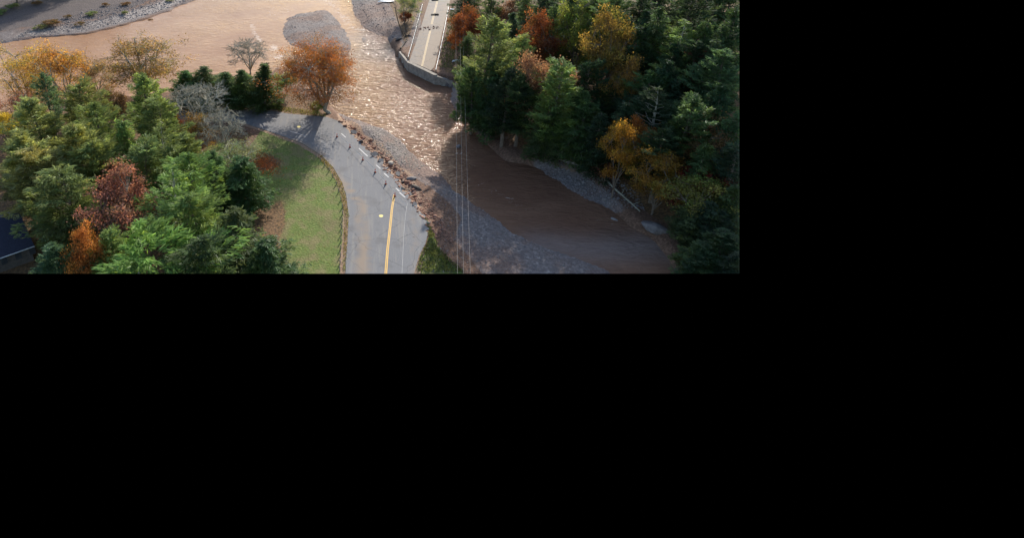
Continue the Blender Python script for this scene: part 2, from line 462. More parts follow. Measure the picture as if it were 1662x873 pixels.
z_far = np.where(d_far < 0, z_far + hill_z, z_far)
z_fl = bank(d_fl, -2.25, 3.0, 5.0) + np.clip(-d_fl, 0, 60) * .05
Z = np.maximum(np.maximum(z_near, z_far), z_fl)
d_bars = []
for b, hgt in ((BAR_A, .55), (BAR_B, .9), (BAR_A2, .25), (BAR_C, 1.0), (BAR_D, .6), (BAR_E, .6)):
    d = sdf(b, TX, TY) + wob * 1.1; d_bars.append(d)
    zb = WATER_Z - .9 + .9 * sst(-d, -2.2, .1) + hgt * sst(-d, -.2, 5.0) + .18 * (fbm(TX, TY, 3, 31) - .5)
    Z = np.maximum(Z, zb)
Z = Z + .12 * (fbm(TX, TY, 2.5, 21) - .5) * sst(np.minimum(d_road, d_froad), .3, 3)
Z = np.where((d_road < 2.0) & (d_near < .0), np.minimum(Z, -.05), Z)
Z = np.where((d_froad < 2.0), np.minimum(Z, -.05), Z)
# scour behind the broken abutment
sc = G(668, 66, 0); Z = Z - 1.1 * np.exp(-(((TX - sc[0] + 6.5) / 4.0) ** 2 + ((TY - sc[1]) / 9.0) ** 2))
FRONT = W([(632, 86), (646, 86), (661, 106), (706, 128), (738, 136), (728, 165), (640, 150)], -1.5)
Z = np.where(sdf(FRONT, TX, TY) < 0, np.minimum(Z, WATER_Z - .35), Z)
GAP = W([(660, 100), (708, 120), (706, 124), (659, 103)])
Z = np.where(sdf(GAP, TX, TY) < .25, np.minimum(Z, -1.6), Z)
def zf(x, y):
    i = np.clip((np.asarray(x) - gx[0]) / STEP, 0, len(gx) - 1.001); j = np.clip((np.asarray(y) - gy[0]) / STEP, 0, len(gy) - 1.001)
    a, b = np.floor(i).astype(int), np.floor(j).astype(int); u, v = i - a, j - b
    return (Z[a, b] * (1 - u) + Z[a + 1, b] * u) * (1 - v) + (Z[a, b + 1] * (1 - u) + Z[a + 1, b + 1] * u) * v

def in_cut(x, y, z, m=12):
    px, py = project(np.stack([x, y, z], -1)); return (px < PW + m) & (py < PH + m)

def grid_object(name, X, Y, Zv, attrs, mat, keep=None, smooth=True):
    nx, ny = X.shape
    idx = np.arange(nx * ny).reshape(nx, ny)
    q = np.stack([idx[:-1, :-1], idx[1:, :-1], idx[1:, 1:], idx[:-1, 1:]], -1).reshape(-1, 4)
    if keep is not None:
        k = keep.reshape(-1); q = q[k[q].all(1)]
    used = np.unique(q); remap = np.full(nx * ny, -1); remap[used] = np.arange(len(used)); q = remap[q]
    V = np.stack([X, Y, Zv], -1).reshape(-1, 3)[used]
    me = bpy.data.meshes.new(name)
    me.vertices.add(len(V)); me.vertices.foreach_set('co', V.astype(np.float32).ravel())
    me.loops.add(q.size); me.loops.foreach_set('vertex_index', q.astype(np.int32).ravel())
    me.polygons.add(len(q)); me.polygons.foreach_set('loop_start', np.arange(0, q.size, 4, dtype=np.int32))
    me.update(calc_edges=True)
    for an, arr in attrs.items():
        at = me.attributes.new(an, 'FLOAT_COLOR', 'POINT')
        at.data.foreach_set('color', arr.reshape(-1, 4)[used].astype(np.float32).ravel())
    if smooth: me.polygons.foreach_set('use_smooth', [True] * len(me.polygons))
    trim(me)
    me.materials.append(mat)
    o = bpy.data.objects.new(name, me); COL.objects.link(o)
    return o

def blob(px, py, rx, ry, z=0):
    c = G(px, py, z); return np.exp(-(((TX - c[0]) / rx) ** 2 + ((TY - c[1]) / ry) ** 2))
d_bar = np.min(d_bars, axis=0)
gravel = np.maximum(sst(-d_bar, -2.5, 1.0), sst(-d_fl, -4, 2) * sst(d_fl, -16, -7) * .8) * sst(d_near, -1.2, .6) * sst(d_far, -.6, 1.2)
gravel = np.maximum(gravel, sst(-d_bars[1], 0, 2))
mud = sdf(W([(640, 272), (690, 300), (730, 330), (748, 355), (738, 392), (770, 430), (800, 470), (700, 470), (660, 320)], -1.8), TX, TY)
gravel = gravel * sst(mud, -1.5, 1.5)
grassz = np.maximum(sst(-d_grass, -1, .8), .9 * sst(-d_verge, -.8, 1.5))
litter = sst(-d_near, 2, 5) * sst(d_grass, -3, 5) * sst(d_road, 1, 4)
litter = np.maximum(litter, sst(-d_far, 1, 4) * sst(d_froad, 1, 4) * .9)
litter = np.maximum(litter, sst(-d_fl, 14, 24) * .55)
litter = np.maximum(litter, blob(424, 264, 4.5, 4) * 1.1)
litter = np.maximum(litter, np.maximum(blob(446, 360, 2.2, 9), blob(462, 392, 1.6, 3) * .5))
cobble = sst(-d_fl, 0, 3) * sst(d_fl, -12, -5) * sst(-TX, 65, 80) * sst(TX, -125, -112)
sand = np.maximum(sst(np.abs(d_near - 1.8 + wob * 3), 4.2, 1.2) * sst(TY, 158, 148) * sst(TX, 13, 8) * .85, .9 * sst(np.abs(sdf(W([(862, 240), (900, 256), (952, 273), (950, 275), (900, 259)], -.5), TX, TY)), 1.3, .2))
sand = np.maximum(sand, sst(d_road, 1.7, .3) * sst(d_road, -1.0, 0) * sst(-d_near, 1, 3) * .95)
one = np.ones_like(TX)
terrain = grid_object('ground', TX, TY, Z, {'zone': np.stack([gravel, grassz, litter, one], -1), 'zone2': np.stack([cobble, sand, np.maximum(sst(-d_fl, 7, 15), .5 * sst(-d_fl, -1, 2)) * sst(TX, -75, -95), one], -1)},  # zone2 blue: painted shade over the left of the opposite shore
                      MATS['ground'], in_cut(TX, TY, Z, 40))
tag(terrain, kind='structure')

# ---- water
WSTEP = 1.0
wx, wy = np.meshgrid(np.arange(-175, 130, WSTEP), np.arange(78, 345, WSTEP), indexing='ij')
keep = (zf(wx, wy) < WATER_Z + .9) & in_cut(wx, wy, wx * 0 + WATER_Z, 30)
split = W([(300, 300), (445, 118), (470, 84), (566, 84), (585, 56), (575, 30), (540, -60), (-300, -60), (-300, 300)], WATER_Z)
main = sst(sdf(split, wx, wy), 7, -7)
def wblob(px, py, rx, ry):
    c = G(px, py, WATER_Z); return np.exp(-(((wx - c[0]) / rx) ** 2 + ((wy - c[1]) / ry) ** 2))
def wline(pts, w):
    P_ = W(pts, WATER_Z); d = np.full(wx.shape, 1e9)
    for (ax, ay), (bx, by) in zip(P_[:-1], P_[1:]):
        ex, ey = bx - ax, by - ay; t = np.clip(((wx - ax) * ex + (wy - ay) * ey) / (ex * ex + ey * ey), 0, 1)
        d = np.minimum(d, np.hypot(wx - ax - ex * t, wy - ay - ey * t))
    return np.exp(-(d / w) ** 2)
foam = np.maximum.reduce([wblob(445, 78, 2.4, 4.5), wblob(452, 92, 3.2, 5), .9 * wline([(409, 40), (413, 55), (424, 68)], 1.6), .75 * wblob(450, 20, 9, 14) * .8,
                          .75 * wline([(528, 0), (552, 22), (572, 46), (590, 50)], 3.2), 1.05 * wblob(588, 49, 3.5, 1.6), .6 * wblob(565, 165, 5, 9), .55 * wblob(575, 95, 7, 14),
                          .55 * wblob(620, 185, 12, 14), .8 * wblob(566, 120, 1.2, 2.2),
                          .95 * wblob(745, 248, .9, .8), .85 * wblob(992, 364, 1.6, .55), .6 * wblob(972, 356, 1.8, 1.0), .55 * wblob(1052, 384, 1.6, .5), .5 * wline([(930, 350), (975, 358), (1000, 372)], 1.5), .45 * wline([(780, 300), (860, 345)], 2.5), .4 * wline([(640, 150), (700, 230), (760, 280)], 4)])
shallow = np.maximum.reduce([.75 * wline([(880, 398), (960, 405), (1060, 400), (1090, 405)], 4.5), .8 * wline([(588, 62), (602, 84), (640, 88)], 7)])
river = grid_object('river', wx, wy, np.full_like(wx, WATER_Z), {'flow': np.stack([main, foam, shallow, np.ones_like(wx)], -1)}, MATS['muddy_water'], keep)
tag(river, kind='structure')

# ------------------------------------------------------------------ roads (thin slabs with a real broken edge)
def slab(name, poly, ztop, thick, mat, dust=None, cuts=1.6):
    bm = bmesh.new()
    vs = [bm.verts.new((x, y, ztop)) for x, y in poly]
    bm.faces.new(vs)
    bmesh.ops.triangulate(bm, faces=bm.faces[:])
    for _ in range(5):
        ed = [e for e in bm.edges if e.calc_length() > cuts * 2]
        if not ed: break
        bmesh.ops.subdivide_edges(bm, edges=ed, cuts=1); bmesh.ops.triangulate(bm, faces=bm.faces[:])
    bmesh.ops.recalc_face_normals(bm, faces=bm.faces[:])
    if bm.faces[0].normal.z < 0: bmesh.ops.reverse_faces(bm, faces=bm.faces[:])
    r = bmesh.ops.extrude_face_region(bm, geom=[e for e in bm.edges if e.is_boundary])
    for v in r['geom']:
        if isinstance(v, bmesh.types.BMVert): v.co.z -= thick
    me = bpy.data.meshes.new(name); bm.to_mesh(me); bm.free()
    trim(me)
    if dust is not None:
        at = me.attributes.new('dust', 'FLOAT', 'POINT')
        co = np.empty(len(me.vertices) * 3, np.float32); me.vertices.foreach_get('co', co); co = co.reshape(-1, 3)
        at.data.foreach_set('value', dust(co[:, 0], co[:, 1]).astype(np.float32))
    me.materials.append(mat)
    o = bpy.data.objects.new(name, me); COL.objects.link(o)
    return o
def jag(poly, i0, i1, amp, n=4):
    """breaks up the torn part of an outline"""
    out = []
    m = len(poly)
    for i in range(m):
        a, b = poly[i], poly[(i + 1) % m]; out.append(a)
        if i0 <= i < i1:
            t = (b - a); nrm = np.array((-t[1], t[0])) / (np.hypot(*t) + 1e-9)
            for k in range(1, n): out.append(a + t * k / n + nrm * random.uniform(-amp, amp))
    return np.array(out)
shoulderL = W([(562, 444), (566, 380), (566, 350), (562, 318), (552, 290), (585, 320), (600, 350), (600, 400), (592, 460), (562, 460)])
shoulderR = W([(664, 330), (690, 358), (695, 380), (682, 415), (673, 450), (657, 450), (660, 400)])
def dist_line(x, y, pts, z=0):
    P_ = W(pts, z); d = np.full(x.shape, 1e9)
    for (ax, ay), (bx, by) in zip(P_[:-1], P_[1:]):
        ex, ey = bx - ax, by - ay; t = np.clip(((x - ax) * ex + (y - ay) * ey) / (ex * ex + ey * ey), 0, 1)
        d = np.minimum(d, np.hypot(x - ax - ex * t, y - ay - ey * t))
    return d
def dust_near(x, y):
    d = 1.0 * np.exp(-(dist_line(x, y, [(560, 298), (584, 330), (590, 380), (585, 460)]) / 1.2) ** 2)
    d = np.maximum(d, .55 * np.exp(-(dist_line(x, y, [(668, 340), (678, 375), (668, 450)]) / 1.2) ** 2))
    return np.maximum(d, .9 * np.exp(-(dist_line(x, y, [(470, 224), (500, 237), (548, 273), (564, 312)]) / .9) ** 2))
road = slab('road', jag(P_ROAD, 24, 35, .7, 6), 0.0, .16, MATS['asphalt'], dust_near)
tag(road, kind='structure')
def dust_far(x, y):
    d = .7 + .5 * np.exp(-(dist_line(x, y, [(716, 55), (698, 108)]) / 2.6) ** 2)
    d = np.maximum(d, .9 * np.exp(-(dist_line(x, y, [(718, 50), (730, -5)]) / 2.6) ** 2))
    return np.maximum(d, .8 * np.exp(-(dist_line(x, y, [(680, 92), (692, 97)]) / 1.6) ** 2))
P_FSLAB = W([(664, 100), (672, 103), (682, 107), (692, 111.5), (699, 115), (704, 110), (706, 106), (710, 88), (719, 48), (729, 8), (742, -60), (710, -60), (697, 0), (687, 32), (675, 70)])
froad = slab('road', P_FSLAB, 0.03, .3, MATS['asphalt'], dust_far)
tag(froad, kind='structure')

def stripe(name, pts, width, z, mat, parent=None, close=False):
    P_ = W(pts, z); t = np.gradient(P_, axis=0); t /= np.linalg.norm(t, axis=1, keepdims=True)
    n = np.stack([-t[:, 1], t[:, 0]], -1) * width / 2
    L = np.c_[P_ + n, np.full(len(P_), z)]; R = np.c_[P_ - n, np.full(len(P_), z)]
    mb = MB(); mb.quads(np.stack([R[:-1], R[1:], L[1:], L[:-1]], 1))
    me = mb.mesh(name); trim(me); me.materials.append(mat)
    o = bpy.data.objects.new(name, me); COL.objects.link(o); o.parent = parent
    return o
for off in (-.13, .13):
    s = off * 9.3
    stripe('centre_line', [(640 + s * .85, 316), (636 + s * .9, 340), (633 + s * .95, 370), (629 + s, 405), (625.5 + s * 1.1, 452)], .17, .008, MATS['yellow_paint'], road)
for off in (-.17, .17):
    s = off * 5.2
    stripe('centre_line', [(685 + s, 108), (689 + s, 90), (694 + s, 68), (698.5 + s, 50)], .2, .038, MATS['muddy_yellow_paint'], froad)
    stripe('centre_line', [(700.5 + s, 40), (705 + s, 22), (709 + s, 5), (713 + s, -20)], .2, .038, MATS['muddy_yellow_paint'], froad)
stripe('edge_line', [(661, 330), (658, 350), (655.5, 380), (654, 410), (652, 452)], .055, .008, MATS['faded_paint'], road)
stripe('edge_line', [(470, 213), (482, 216.5), (496, 221)], .14, .008, MATS['white_paint'], road)
for x, y, l in ((557.5, 220, 5), (586, 244, 5), (593, 250.5, 5), (614, 271, 4.5), (627, 284.5, 5), (645.5, 308, 4), (653, 316.5, 6)):
    stripe('paint_dash', [(x - l * .75, y - l * .66), (x, y), (x + l *   .75, y + l * .66)], .24, .008, MATS['dull_white_paint'], road)
for x, y, r in ((618.5, 350.5, .40), (485, 206, .45)):
    c = G(x, y, .008); mb = MB(); k = 14
    mb.add([(c[0] + r * math.cos(a) * (1 + .12 * math.sin(3 * a)), c[1] + r * 1.1 * math.sin(a), .008) for a in np.arange(k) * 2 * math.pi / k], [tuple(range(k))])
    mb.build('paint_spot', MATS['pale_yellow_paint'], road)

# ------------------------------------------------------------------ tree kinds (meshes are shared between alike trees)
def unit(v): return v / (np.linalg.norm(v, axis=-1, keepdims=True) + 1e-9)
def leaf_quads(C, D, L, Wd, r, flat=.6):
    """C centres, D long axis, L length, Wd width; faces lean to lie flat"""
    n = len(C); D = unit(D)
    ref = np.tile((0, 0, 1.0), (n, 1)) + r.normal(0, flat, (n, 3))
    s = unit(np.cross(D, ref)); L = L[:, None]; Wd = Wd[:, None]
    a = C - D * L * .5; b = C + D * L * .5
    return np.stack([a - s * Wd * .22, a + s * Wd * .22 + D * L * .1, b * .5 + C * .5 + s * Wd * .5, b], 1), s
def conifer(h, R, seed, kind='pine', dens=1.0):
    r = np.random.default_rng(seed)
    tr = MB(); cr = MB()
    lean = r.normal(0, .02, 2)
    zs = np.linspace(0, 1, 7); axis = np.c_[lean[0] * h * zs ** 1.5 + r.normal(0, .05, 7), lean[1] * h * zs ** 1.5, h * zs]; axis[0, 2] = -.6
    rb = .016 * h + .06
    tr.tube(axis, rb * (1 - .93 * zs), 6, .5)
    def ax(z):
        t = z / h; return np.array((np.interp(t, zs, axis[:, 0]), np.interp(t, zs, axis[:, 1]), z))
    c0 = {'pine': .24, 'open': .34, 'spruce': .05, 'hemlock': .1}[kind]
    z = c0 * h; Cs, Ds, Ls, Ws, Ts = [], [], [], [], []
    # a few dead lower limbs
    for _ in range(5 if kind in ('pine', 'open') else 0):
        zz = h * r.uniform(.12, c0); f = r.uniform(0, 6.28); l = R * r.uniform(.2, .55); p = ax(zz)
        d = np.array((math.cos(f), math.sin(f), r.uniform(-.1, .2)))
        tr.tube(np.array([p, p + d * l * .5, p + d * l + (0, 0, -.1)]), [.05, .035, .012], 3, .8)
    gap = {'pine': .62, 'open': .85, 'spruce': .42, 'hemlock': .48}[kind]
    phase = 0; side_bias = r.uniform(0, 6.28)
    lob = r.uniform(.5, 1.25, 9); zlob = r.uniform(.72, 1.15, 14)
    while z < h * .985:
        t = (z - c0 * h) / (h * (1 - c0))
        if kind in ('pine', 'open'):
            prof = (1 - t ** 2.0) ** .8 * (.62 + .38 * min(1, t * 3.5)) * (1.0 - .12 * t)
        else:
            prof = (1 - t ** 1.35) ** .85 * (.85 + .15 * min(1, t * 4)) + .03
        nb = r.integers(4, 7) if kind != 'open' else r.integers(3, 5)
        phase += 1.1
        for k in range(nb):
            f = phase + k * 6.283 / nb + r.normal(0, .22)
            L = R * prof * zlob[int(min(t, .99) * 14)] * lob[int((f % 6.283) / 6.284 * 9)] * r.uniform(.62, 1.12) * (1 + .14 * math.cos(f - side_bias))
            if kind in ('pine', 'open') and r.random() < .10: L *= 1.25
            L = max(L, .35)
            up0 = {'pine': .10 + .75 * t ** 1.5, 'open': .05 + .6 * t, 'spruce': -.22 + .75 * t, 'hemlock': -.1 + .6 * t}[kind] + r.normal(0, .08)
            n = 6; u = np.linspace(0, 1, n)
            hor = np.array((math.cos(f), math.sin(f)))
            lift = L * (up0 * u + {'pine': .16, 'open': .14, 'spruce': .10, 'hemlock': -.14}[kind] * u ** 2)
            p0 = ax(z + r.normal(0, gap * .2))
            pts = np.c_[p0[0] + hor[0] * L * u, p0[1] + hor[1] * L * u, p0[2] + lift]
            pts[1:-1] += r.normal(0, .035 * L, (n - 2, 3)) * (1, 1, .5)
            rr = (.018 + .010 * L) * (1 - .85 * u)
            tr.tube(pts[::2] if L < 1.5 else pts, rr[::2] if L < 1.5 else rr, 3, .75, cap=False)
            m = int(dens * {'pine': 12, 'open': 8.5, 'spruce': 15, 'hemlock': 13}[kind] * L ** 1.25) + 5
            s0 = {'pine': .28, 'open': .42, 'spruce': .08, 'hemlock': .12}[kind]
            uu = s0 + (1 - s0) * r.random(m) ** .75
            c = np.stack([np.interp(uu, u, pts[:, i]) for i in range(3)], -1)
            wdt = L * .30 * np.sin(np.clip((uu - s0 * .6) / (1.04 - s0 * .6), 0, 1) * math.pi) ** .7 + .10
            lat = r.uniform(-1, 1, m) * wdt
            c[:, 0] += -hor[1] * lat; c[:, 1] += hor[0] * lat
            c[:, 2] += r.normal(0, .10 + .02 * L, m) + np.abs(lat) * {'pine': .12, 'open': .1, 'spruce': -.25, 'hemlock': -.2}[kind]
            d = np.c_[hor[0] - hor[1] * lat * .9 / (wdt + .05), hor[1] + hor[0] * lat * .9 / (wdt + .05), np.full(m, {'pine': .42, 'open': .35, 'spruce': .05, 'hemlock': -.12}[kind])]
            d += r.normal(0, .28, (m, 3))
            Cs.append(c); Ds.append(d)
            bt = np.clip(r.normal(.5, .13), 0, 1)
            Ts.append(np.clip(bt + r.normal(0, .16, m) + .18 * (uu - .6), 0, 1))
            Ls.append(r.uniform(.5, .95, m) * {'pine': 1, 'open': 1, 'spruce': .8, 'hemlock': .75}[kind]); Ws.append(r.uniform(.11, .24, m))
        z += gap * r.uniform(.75, 1.25)
    C = np.concatenate(Cs); D = np.concatenate(Ds); L = np.concatenate(Ls); Wd = np.concatenate(Ws); T = np.concatenate(Ts)
    for rep in range(2):
        Cj = C + (r.normal(0, .12, C.shape) if rep else 0); Dj = D + (r.normal(0, .45, D.shape) if rep else 0)
        q, _ = leaf_quads(Cj, Dj, L, Wd, r, .55); cr.quads(q, T)
    return tr.mesh('trunk'), cr.mesh('crown')

def broadleaf(h, R, seed, leaf=1.0, tips=110, bare=False, base=.32, lean=(0, 0), twigs=3, size=.34, shape=1.0, low=.45, thick=1.0):
    r = np.random.default_rng(seed)
    tr = MB(); cr = MB()
    rb = (.014 * h + .07) * thick
    split = base * h
    top = np.array((lean[0], lean[1], h))
    n0 = 5; u = np.linspace(0, 1, n0)
    trunk_top = np.array((lean[0] * .35, lean[1] * .35, split))
    pts = np.c_[trunk_top[0] * u ** 1.3, trunk_top[1] * u ** 1.3, -.6 + (split + .6) * u]; pts[1:-1, :2] += r.normal(0, .05, (n0 - 2, 2))
    tr.tube(pts, rb * (1 - .3 * u), 7, .5)
    cz = split + (h - split) * .5; hz = (h - split) * .56
    cen = np.array((lean[0] * .65, lean[1] * .65, cz))
    # main limbs
    limbs = []
    nl = 7
    for k in range(nl):
        f = k * 6.283 / (nl - 1) + r.normal(0, .25); el = r.uniform(.35, .9) if k else 1.45
        e = cen + np.array((math.cos(f) * R * .55 * math.cos(el) * 1.5, math.sin(f) * R * .55 * math.cos(el) * 1.5, hz * .7 * math.sin(el)))
        uu = np.linspace(0, 1, 6)
        start = pts[-1] * (1, 1, r.uniform(.75, 1.0))
        l = start[None] * (1 - uu)[:, None] + e[None] * uu[:, None]; l[:, 2] += np.sin(uu * 3.14) * .04 * h
        l[1:-1] += r.normal(0, .03 * R, (4, 3))
        tr.tube(l, rb * .62 * (1 - .75 * uu), 5, .55, cap=False)
        limbs.append(l[1:])
    LP = np.concatenate(limbs)
    # crown tips: uneven ellipsoid
    dirs = unit(r.normal(0, 1, (tips, 3))); dirs[:, 2] = np.where(dirs[:, 2] < -low, -dirs[:, 2] * .6, dirs[:, 2])
    lobes = unit(r.normal(0, 1, (9, 3))); la = r.uniform(-.28, .22, 9)
    rad = 1 + sum(a * np.exp(-np.sum((dirs - l) ** 2, 1) / .35) for a, l in zip(la, lobes))
    rad *= r.random(tips) ** .33
    E = cen + dirs * rad[:, None] * np.array((R, R, hz * shape))
    if not bare:
        nc = max(10, tips // 8); cc = E[:nc] * 1.0
        E[nc:] = cc[r.integers(0, nc, tips - nc)] + r.normal(0, 1, (tips - nc, 3)) * (R * .19, R * .19, R * .13)
    Cs, Ts = [], []
    for e in E:
        d2 = np.sum((LP - e) ** 2, 1) + 3.0 * np.clip(LP[:, 2] - e[2], 0, None) ** 2
        p = LP[np.argmin(d2)]
        uu = np.linspace(0, 1, 4)
        l = p[None] * (1 - uu)[:, None] + e[None] * uu[:, None]; l[:, 2] += np.sin(uu * 3.14) * .06 * np.linalg.norm(e - p) * r.uniform(-.4, 1)
        tr.tube(l, (.022 + .0022 * h) * (1 - .75 * uu), 3, .7, cap=False)
        dirn = unit((e - p)[None])[0]
        for _ in range(twigs):
            a = l[2] + (l[3] - l[2]) * r.uniform(-.6, 1)
            dd = unit((dirn + r.normal(0, .55, 3) + (0, 0, .25))[None])[0]; ll = r.uniform(.6, 1.4) * (.05 * h + .35)
            b1 = a + dd * ll * .55 + r.normal(0, .05, 3); b2 = a + dd * ll + r.normal(0, .12, 3)
            (cr if bare else tr).tube(np.array([a, b1, b2]), np.array([.026, .018, .007]) * (1.35 if bare else 1), 3, np.clip(r.normal(.55, .15), 0, 1), cap=False)
            if bare:
                for _ in range(3):
                    d3 = unit((dd + r.normal(0, .6, 3))[None])[0]; l3 = ll * r.uniform(.3, .7); q = a + (b2 - a) * r.uniform(.3, 1)
                    cr.tube(np.array([q, q + d3 * l3]), np.array([.020, .008]), 3, np.clip(r.normal(.55, .15), 0, 1), cap=False)
        if leaf > 0:
            m = int(80 * leaf * r.uniform(.3, 1.6)); cr_r = R * .14 + .25
            c = e + r.normal(0, 1, (m, 3)) * np.array((cr_r, cr_r, cr_r * .7)) * .62
            Cs.append(c); Ts.append(np.clip(r.normal(.5, .17) + r.normal(0, .14, m), 0, 1))
    if Cs:
        C = np.concatenate(Cs); T = np.concatenate(Ts); n = len(C)
        D = r.normal(0, 1, (n, 3)) * (1, 1, .6)
        q, _ = leaf_quads(C, D, r.uniform(.55, 1.25, n) * size * .92, r.uniform(.55, 1.1, n) * size, r, .9)
        cr.quads(q, T)
    return tr.mesh('trunk'), cr.mesh('crown')

KINDS = {}
def kind_of(key):
    if key not in KINDS:
        k, i = key[:-1], int(key[-1])
        if k == 'pine': KINDS[key] = conifer(20, 5.4, 100 + i, 'pine', .8 + .12 * (i % 4))
        elif k == 'open': KINDS[key] = conifer(20, 5.2, 120 + i, 'open')
        elif k == 'spruce': KINDS[key] = conifer(10, 3.4, 140 + i, 'spruce', 1.0)
        elif k == 'hemlock': KINDS[key] = conifer(16, 5.0, 160 + i, 'hemlock', .9)
        elif k == 'leafy': KINDS[key] = broadleaf(14, 5.2, 180 + i, .85, 190, base=.14, shape=1.05)
        elif k == 'thin': KINDS[key] = broadleaf(16, 6.0, 200 + i, .55, 240, twigs=4, size=.32, base=.06, shape=1.0, low=.85)
        elif k == 'bare': KINDS[key] = broadleaf(12, 5.6, 220 + i, 0, 150, bare=True, twigs=6, base=.22)
        elif k == 'bush': KINDS[key] = broadleaf(4, 2.4, 240 + i, .8, 70, base=.08, size=.26)
        elif k == 'sycamore': KINDS[key] = broadleaf(20, 8.6, 260 + i, .95, 480, base=.05, lean=(-3.6, 0), twigs=4, size=.33, shape=.98, low=.6, thick=1.7)
        for me, m in zip(KINDS[key], (M_PALEBARK if k in ('bare', 'thin', 'open', 'sycamore') else M_BARK, (M_PALEBARK if k == 'bare' else M_NEEDLE if k in ('pine', 'open', 'spruce', 'hemlock') else M_LEAF))):
            me.materials.append(m)
    return KINDS[key]
NATIVE_H = {'pine': 20, 'open': 20, 'spruce': 10, 'hemlock': 16, 'leafy': 14, 'thin': 16, 'bare': 12, 'bush': 4, 'sycamore': 20}
NATIVE_R = {'pine': 5.4, 'open': 5.2, 'spruce': 3.4, 'hemlock': 5.0, 'leafy': 5.2, 'thin': 6.0, 'bare': 5.6, 'bush': 2.4, 'sycamore': 8.8}
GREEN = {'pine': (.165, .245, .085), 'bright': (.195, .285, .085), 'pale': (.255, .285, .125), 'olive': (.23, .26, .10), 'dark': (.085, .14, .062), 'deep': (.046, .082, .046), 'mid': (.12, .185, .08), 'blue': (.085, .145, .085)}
HUE = {k_: tuple(c_ * .84 for c_ in v_) for k_, v_ in {'orange': (.46, .165, .042), 'gold': (.40, .21, .035), 'brown': (.27, .155, .065), 'rust': (.30, .085, .035), 'pink': (.46, .17, .125), 'red': (.30, .035, .025), 'tan': (.42, .24, .13),
       'yellow': (.60, .42, .05), 'lime': (.26, .27, .06), 'darkred': (.17, .055, .04), 'peach': (.46, .19, .085), 'umber': (.20, .10, .05), 'amber': (.62, .33, .075), 'chestnut': (.46, .25, .09), 'ochre': (.33, .19, .045), 'grey': (.3, .3, .3)}.items()}

def tree(name, label, key, tx, ty, h, width, col, cat='tree', group=None, rz=None, base=None, zoff=0):
    """top of the crown at photo point (tx, ty); height h and crown width in metres"""
    k = key[:-1]
    if base is None:
        zg = 0.0
        for _ in range(6):
            p = G(tx, ty, zg + h); zg = float(zf(p[0], p[1]))
        loc = (p[0], p[1], zg + zoff)
    else:
        p = G(base[0], base[1], 0)
        for _ in range(4): p = G(base[0], base[1], float(zf(p[0], p[1])))
        loc = (p[0], p[1], p[2] + zoff)
    sz = h / NATIVE_H[k]; sx = width / 2 / NATIVE_R[k] * (1.22 if k in ('pine', 'open', 'hemlock') else 1.0)
    o = empty(name, loc, random.uniform(0, 6.28) if rz is None else rz, (sx, sx, sz))
    mat = Matrix.LocRotScale(Vector([float(c) for c in loc]), o.rotation_euler.to_quaternion(), Vector((sx, sx, sz)))
    made = False
    for part, me in zip(('trunk', 'crown'), kind_of(key)):
        if part == 'trunk' and not in_cut(*[np.array(c) for c in (loc[0], loc[1], loc[2] + .2 * h)], 0): continue
        if needs_trim(me, mat):
            me = me.copy()
            if not trim(me, mat): continue
        c = bpy.data.objects.new(part, me); COL.objects.link(c); c.parent = o; made = True
        v = GREEN.get(col) or HUE.get(col)
        j = np.random.default_rng(abs(hash((tx, ty))) % 9999).uniform(.9, 1.1, 3) if part == 'crown' else (1, 1, 1)
        c.color = (v[0] * j[0], v[1] * j[1], v[2] * j[2], 1)
    if not made:
        bpy.data.objects.remove(o); return None
    tag(o, label, cat, group)
    return o

ORDS = ['first', 'second', 'third', 'fourth', 'fifth', 'sixth', 'seventh', 'eighth', 'ninth', 'tenth', 'eleventh', 'twelfth', 'thirteenth', 'fourteenth', 'fifteenth', 'sixteenth', 'seventeenth', 'eighteenth', 'nineteenth', 'twentieth'] + ['twenty-' + w for w in ('first', 'second', 'third', 'fourth', 'fifth')]
LG, RG = 'trees on the near side of the road', 'trees on the wooded far bank'
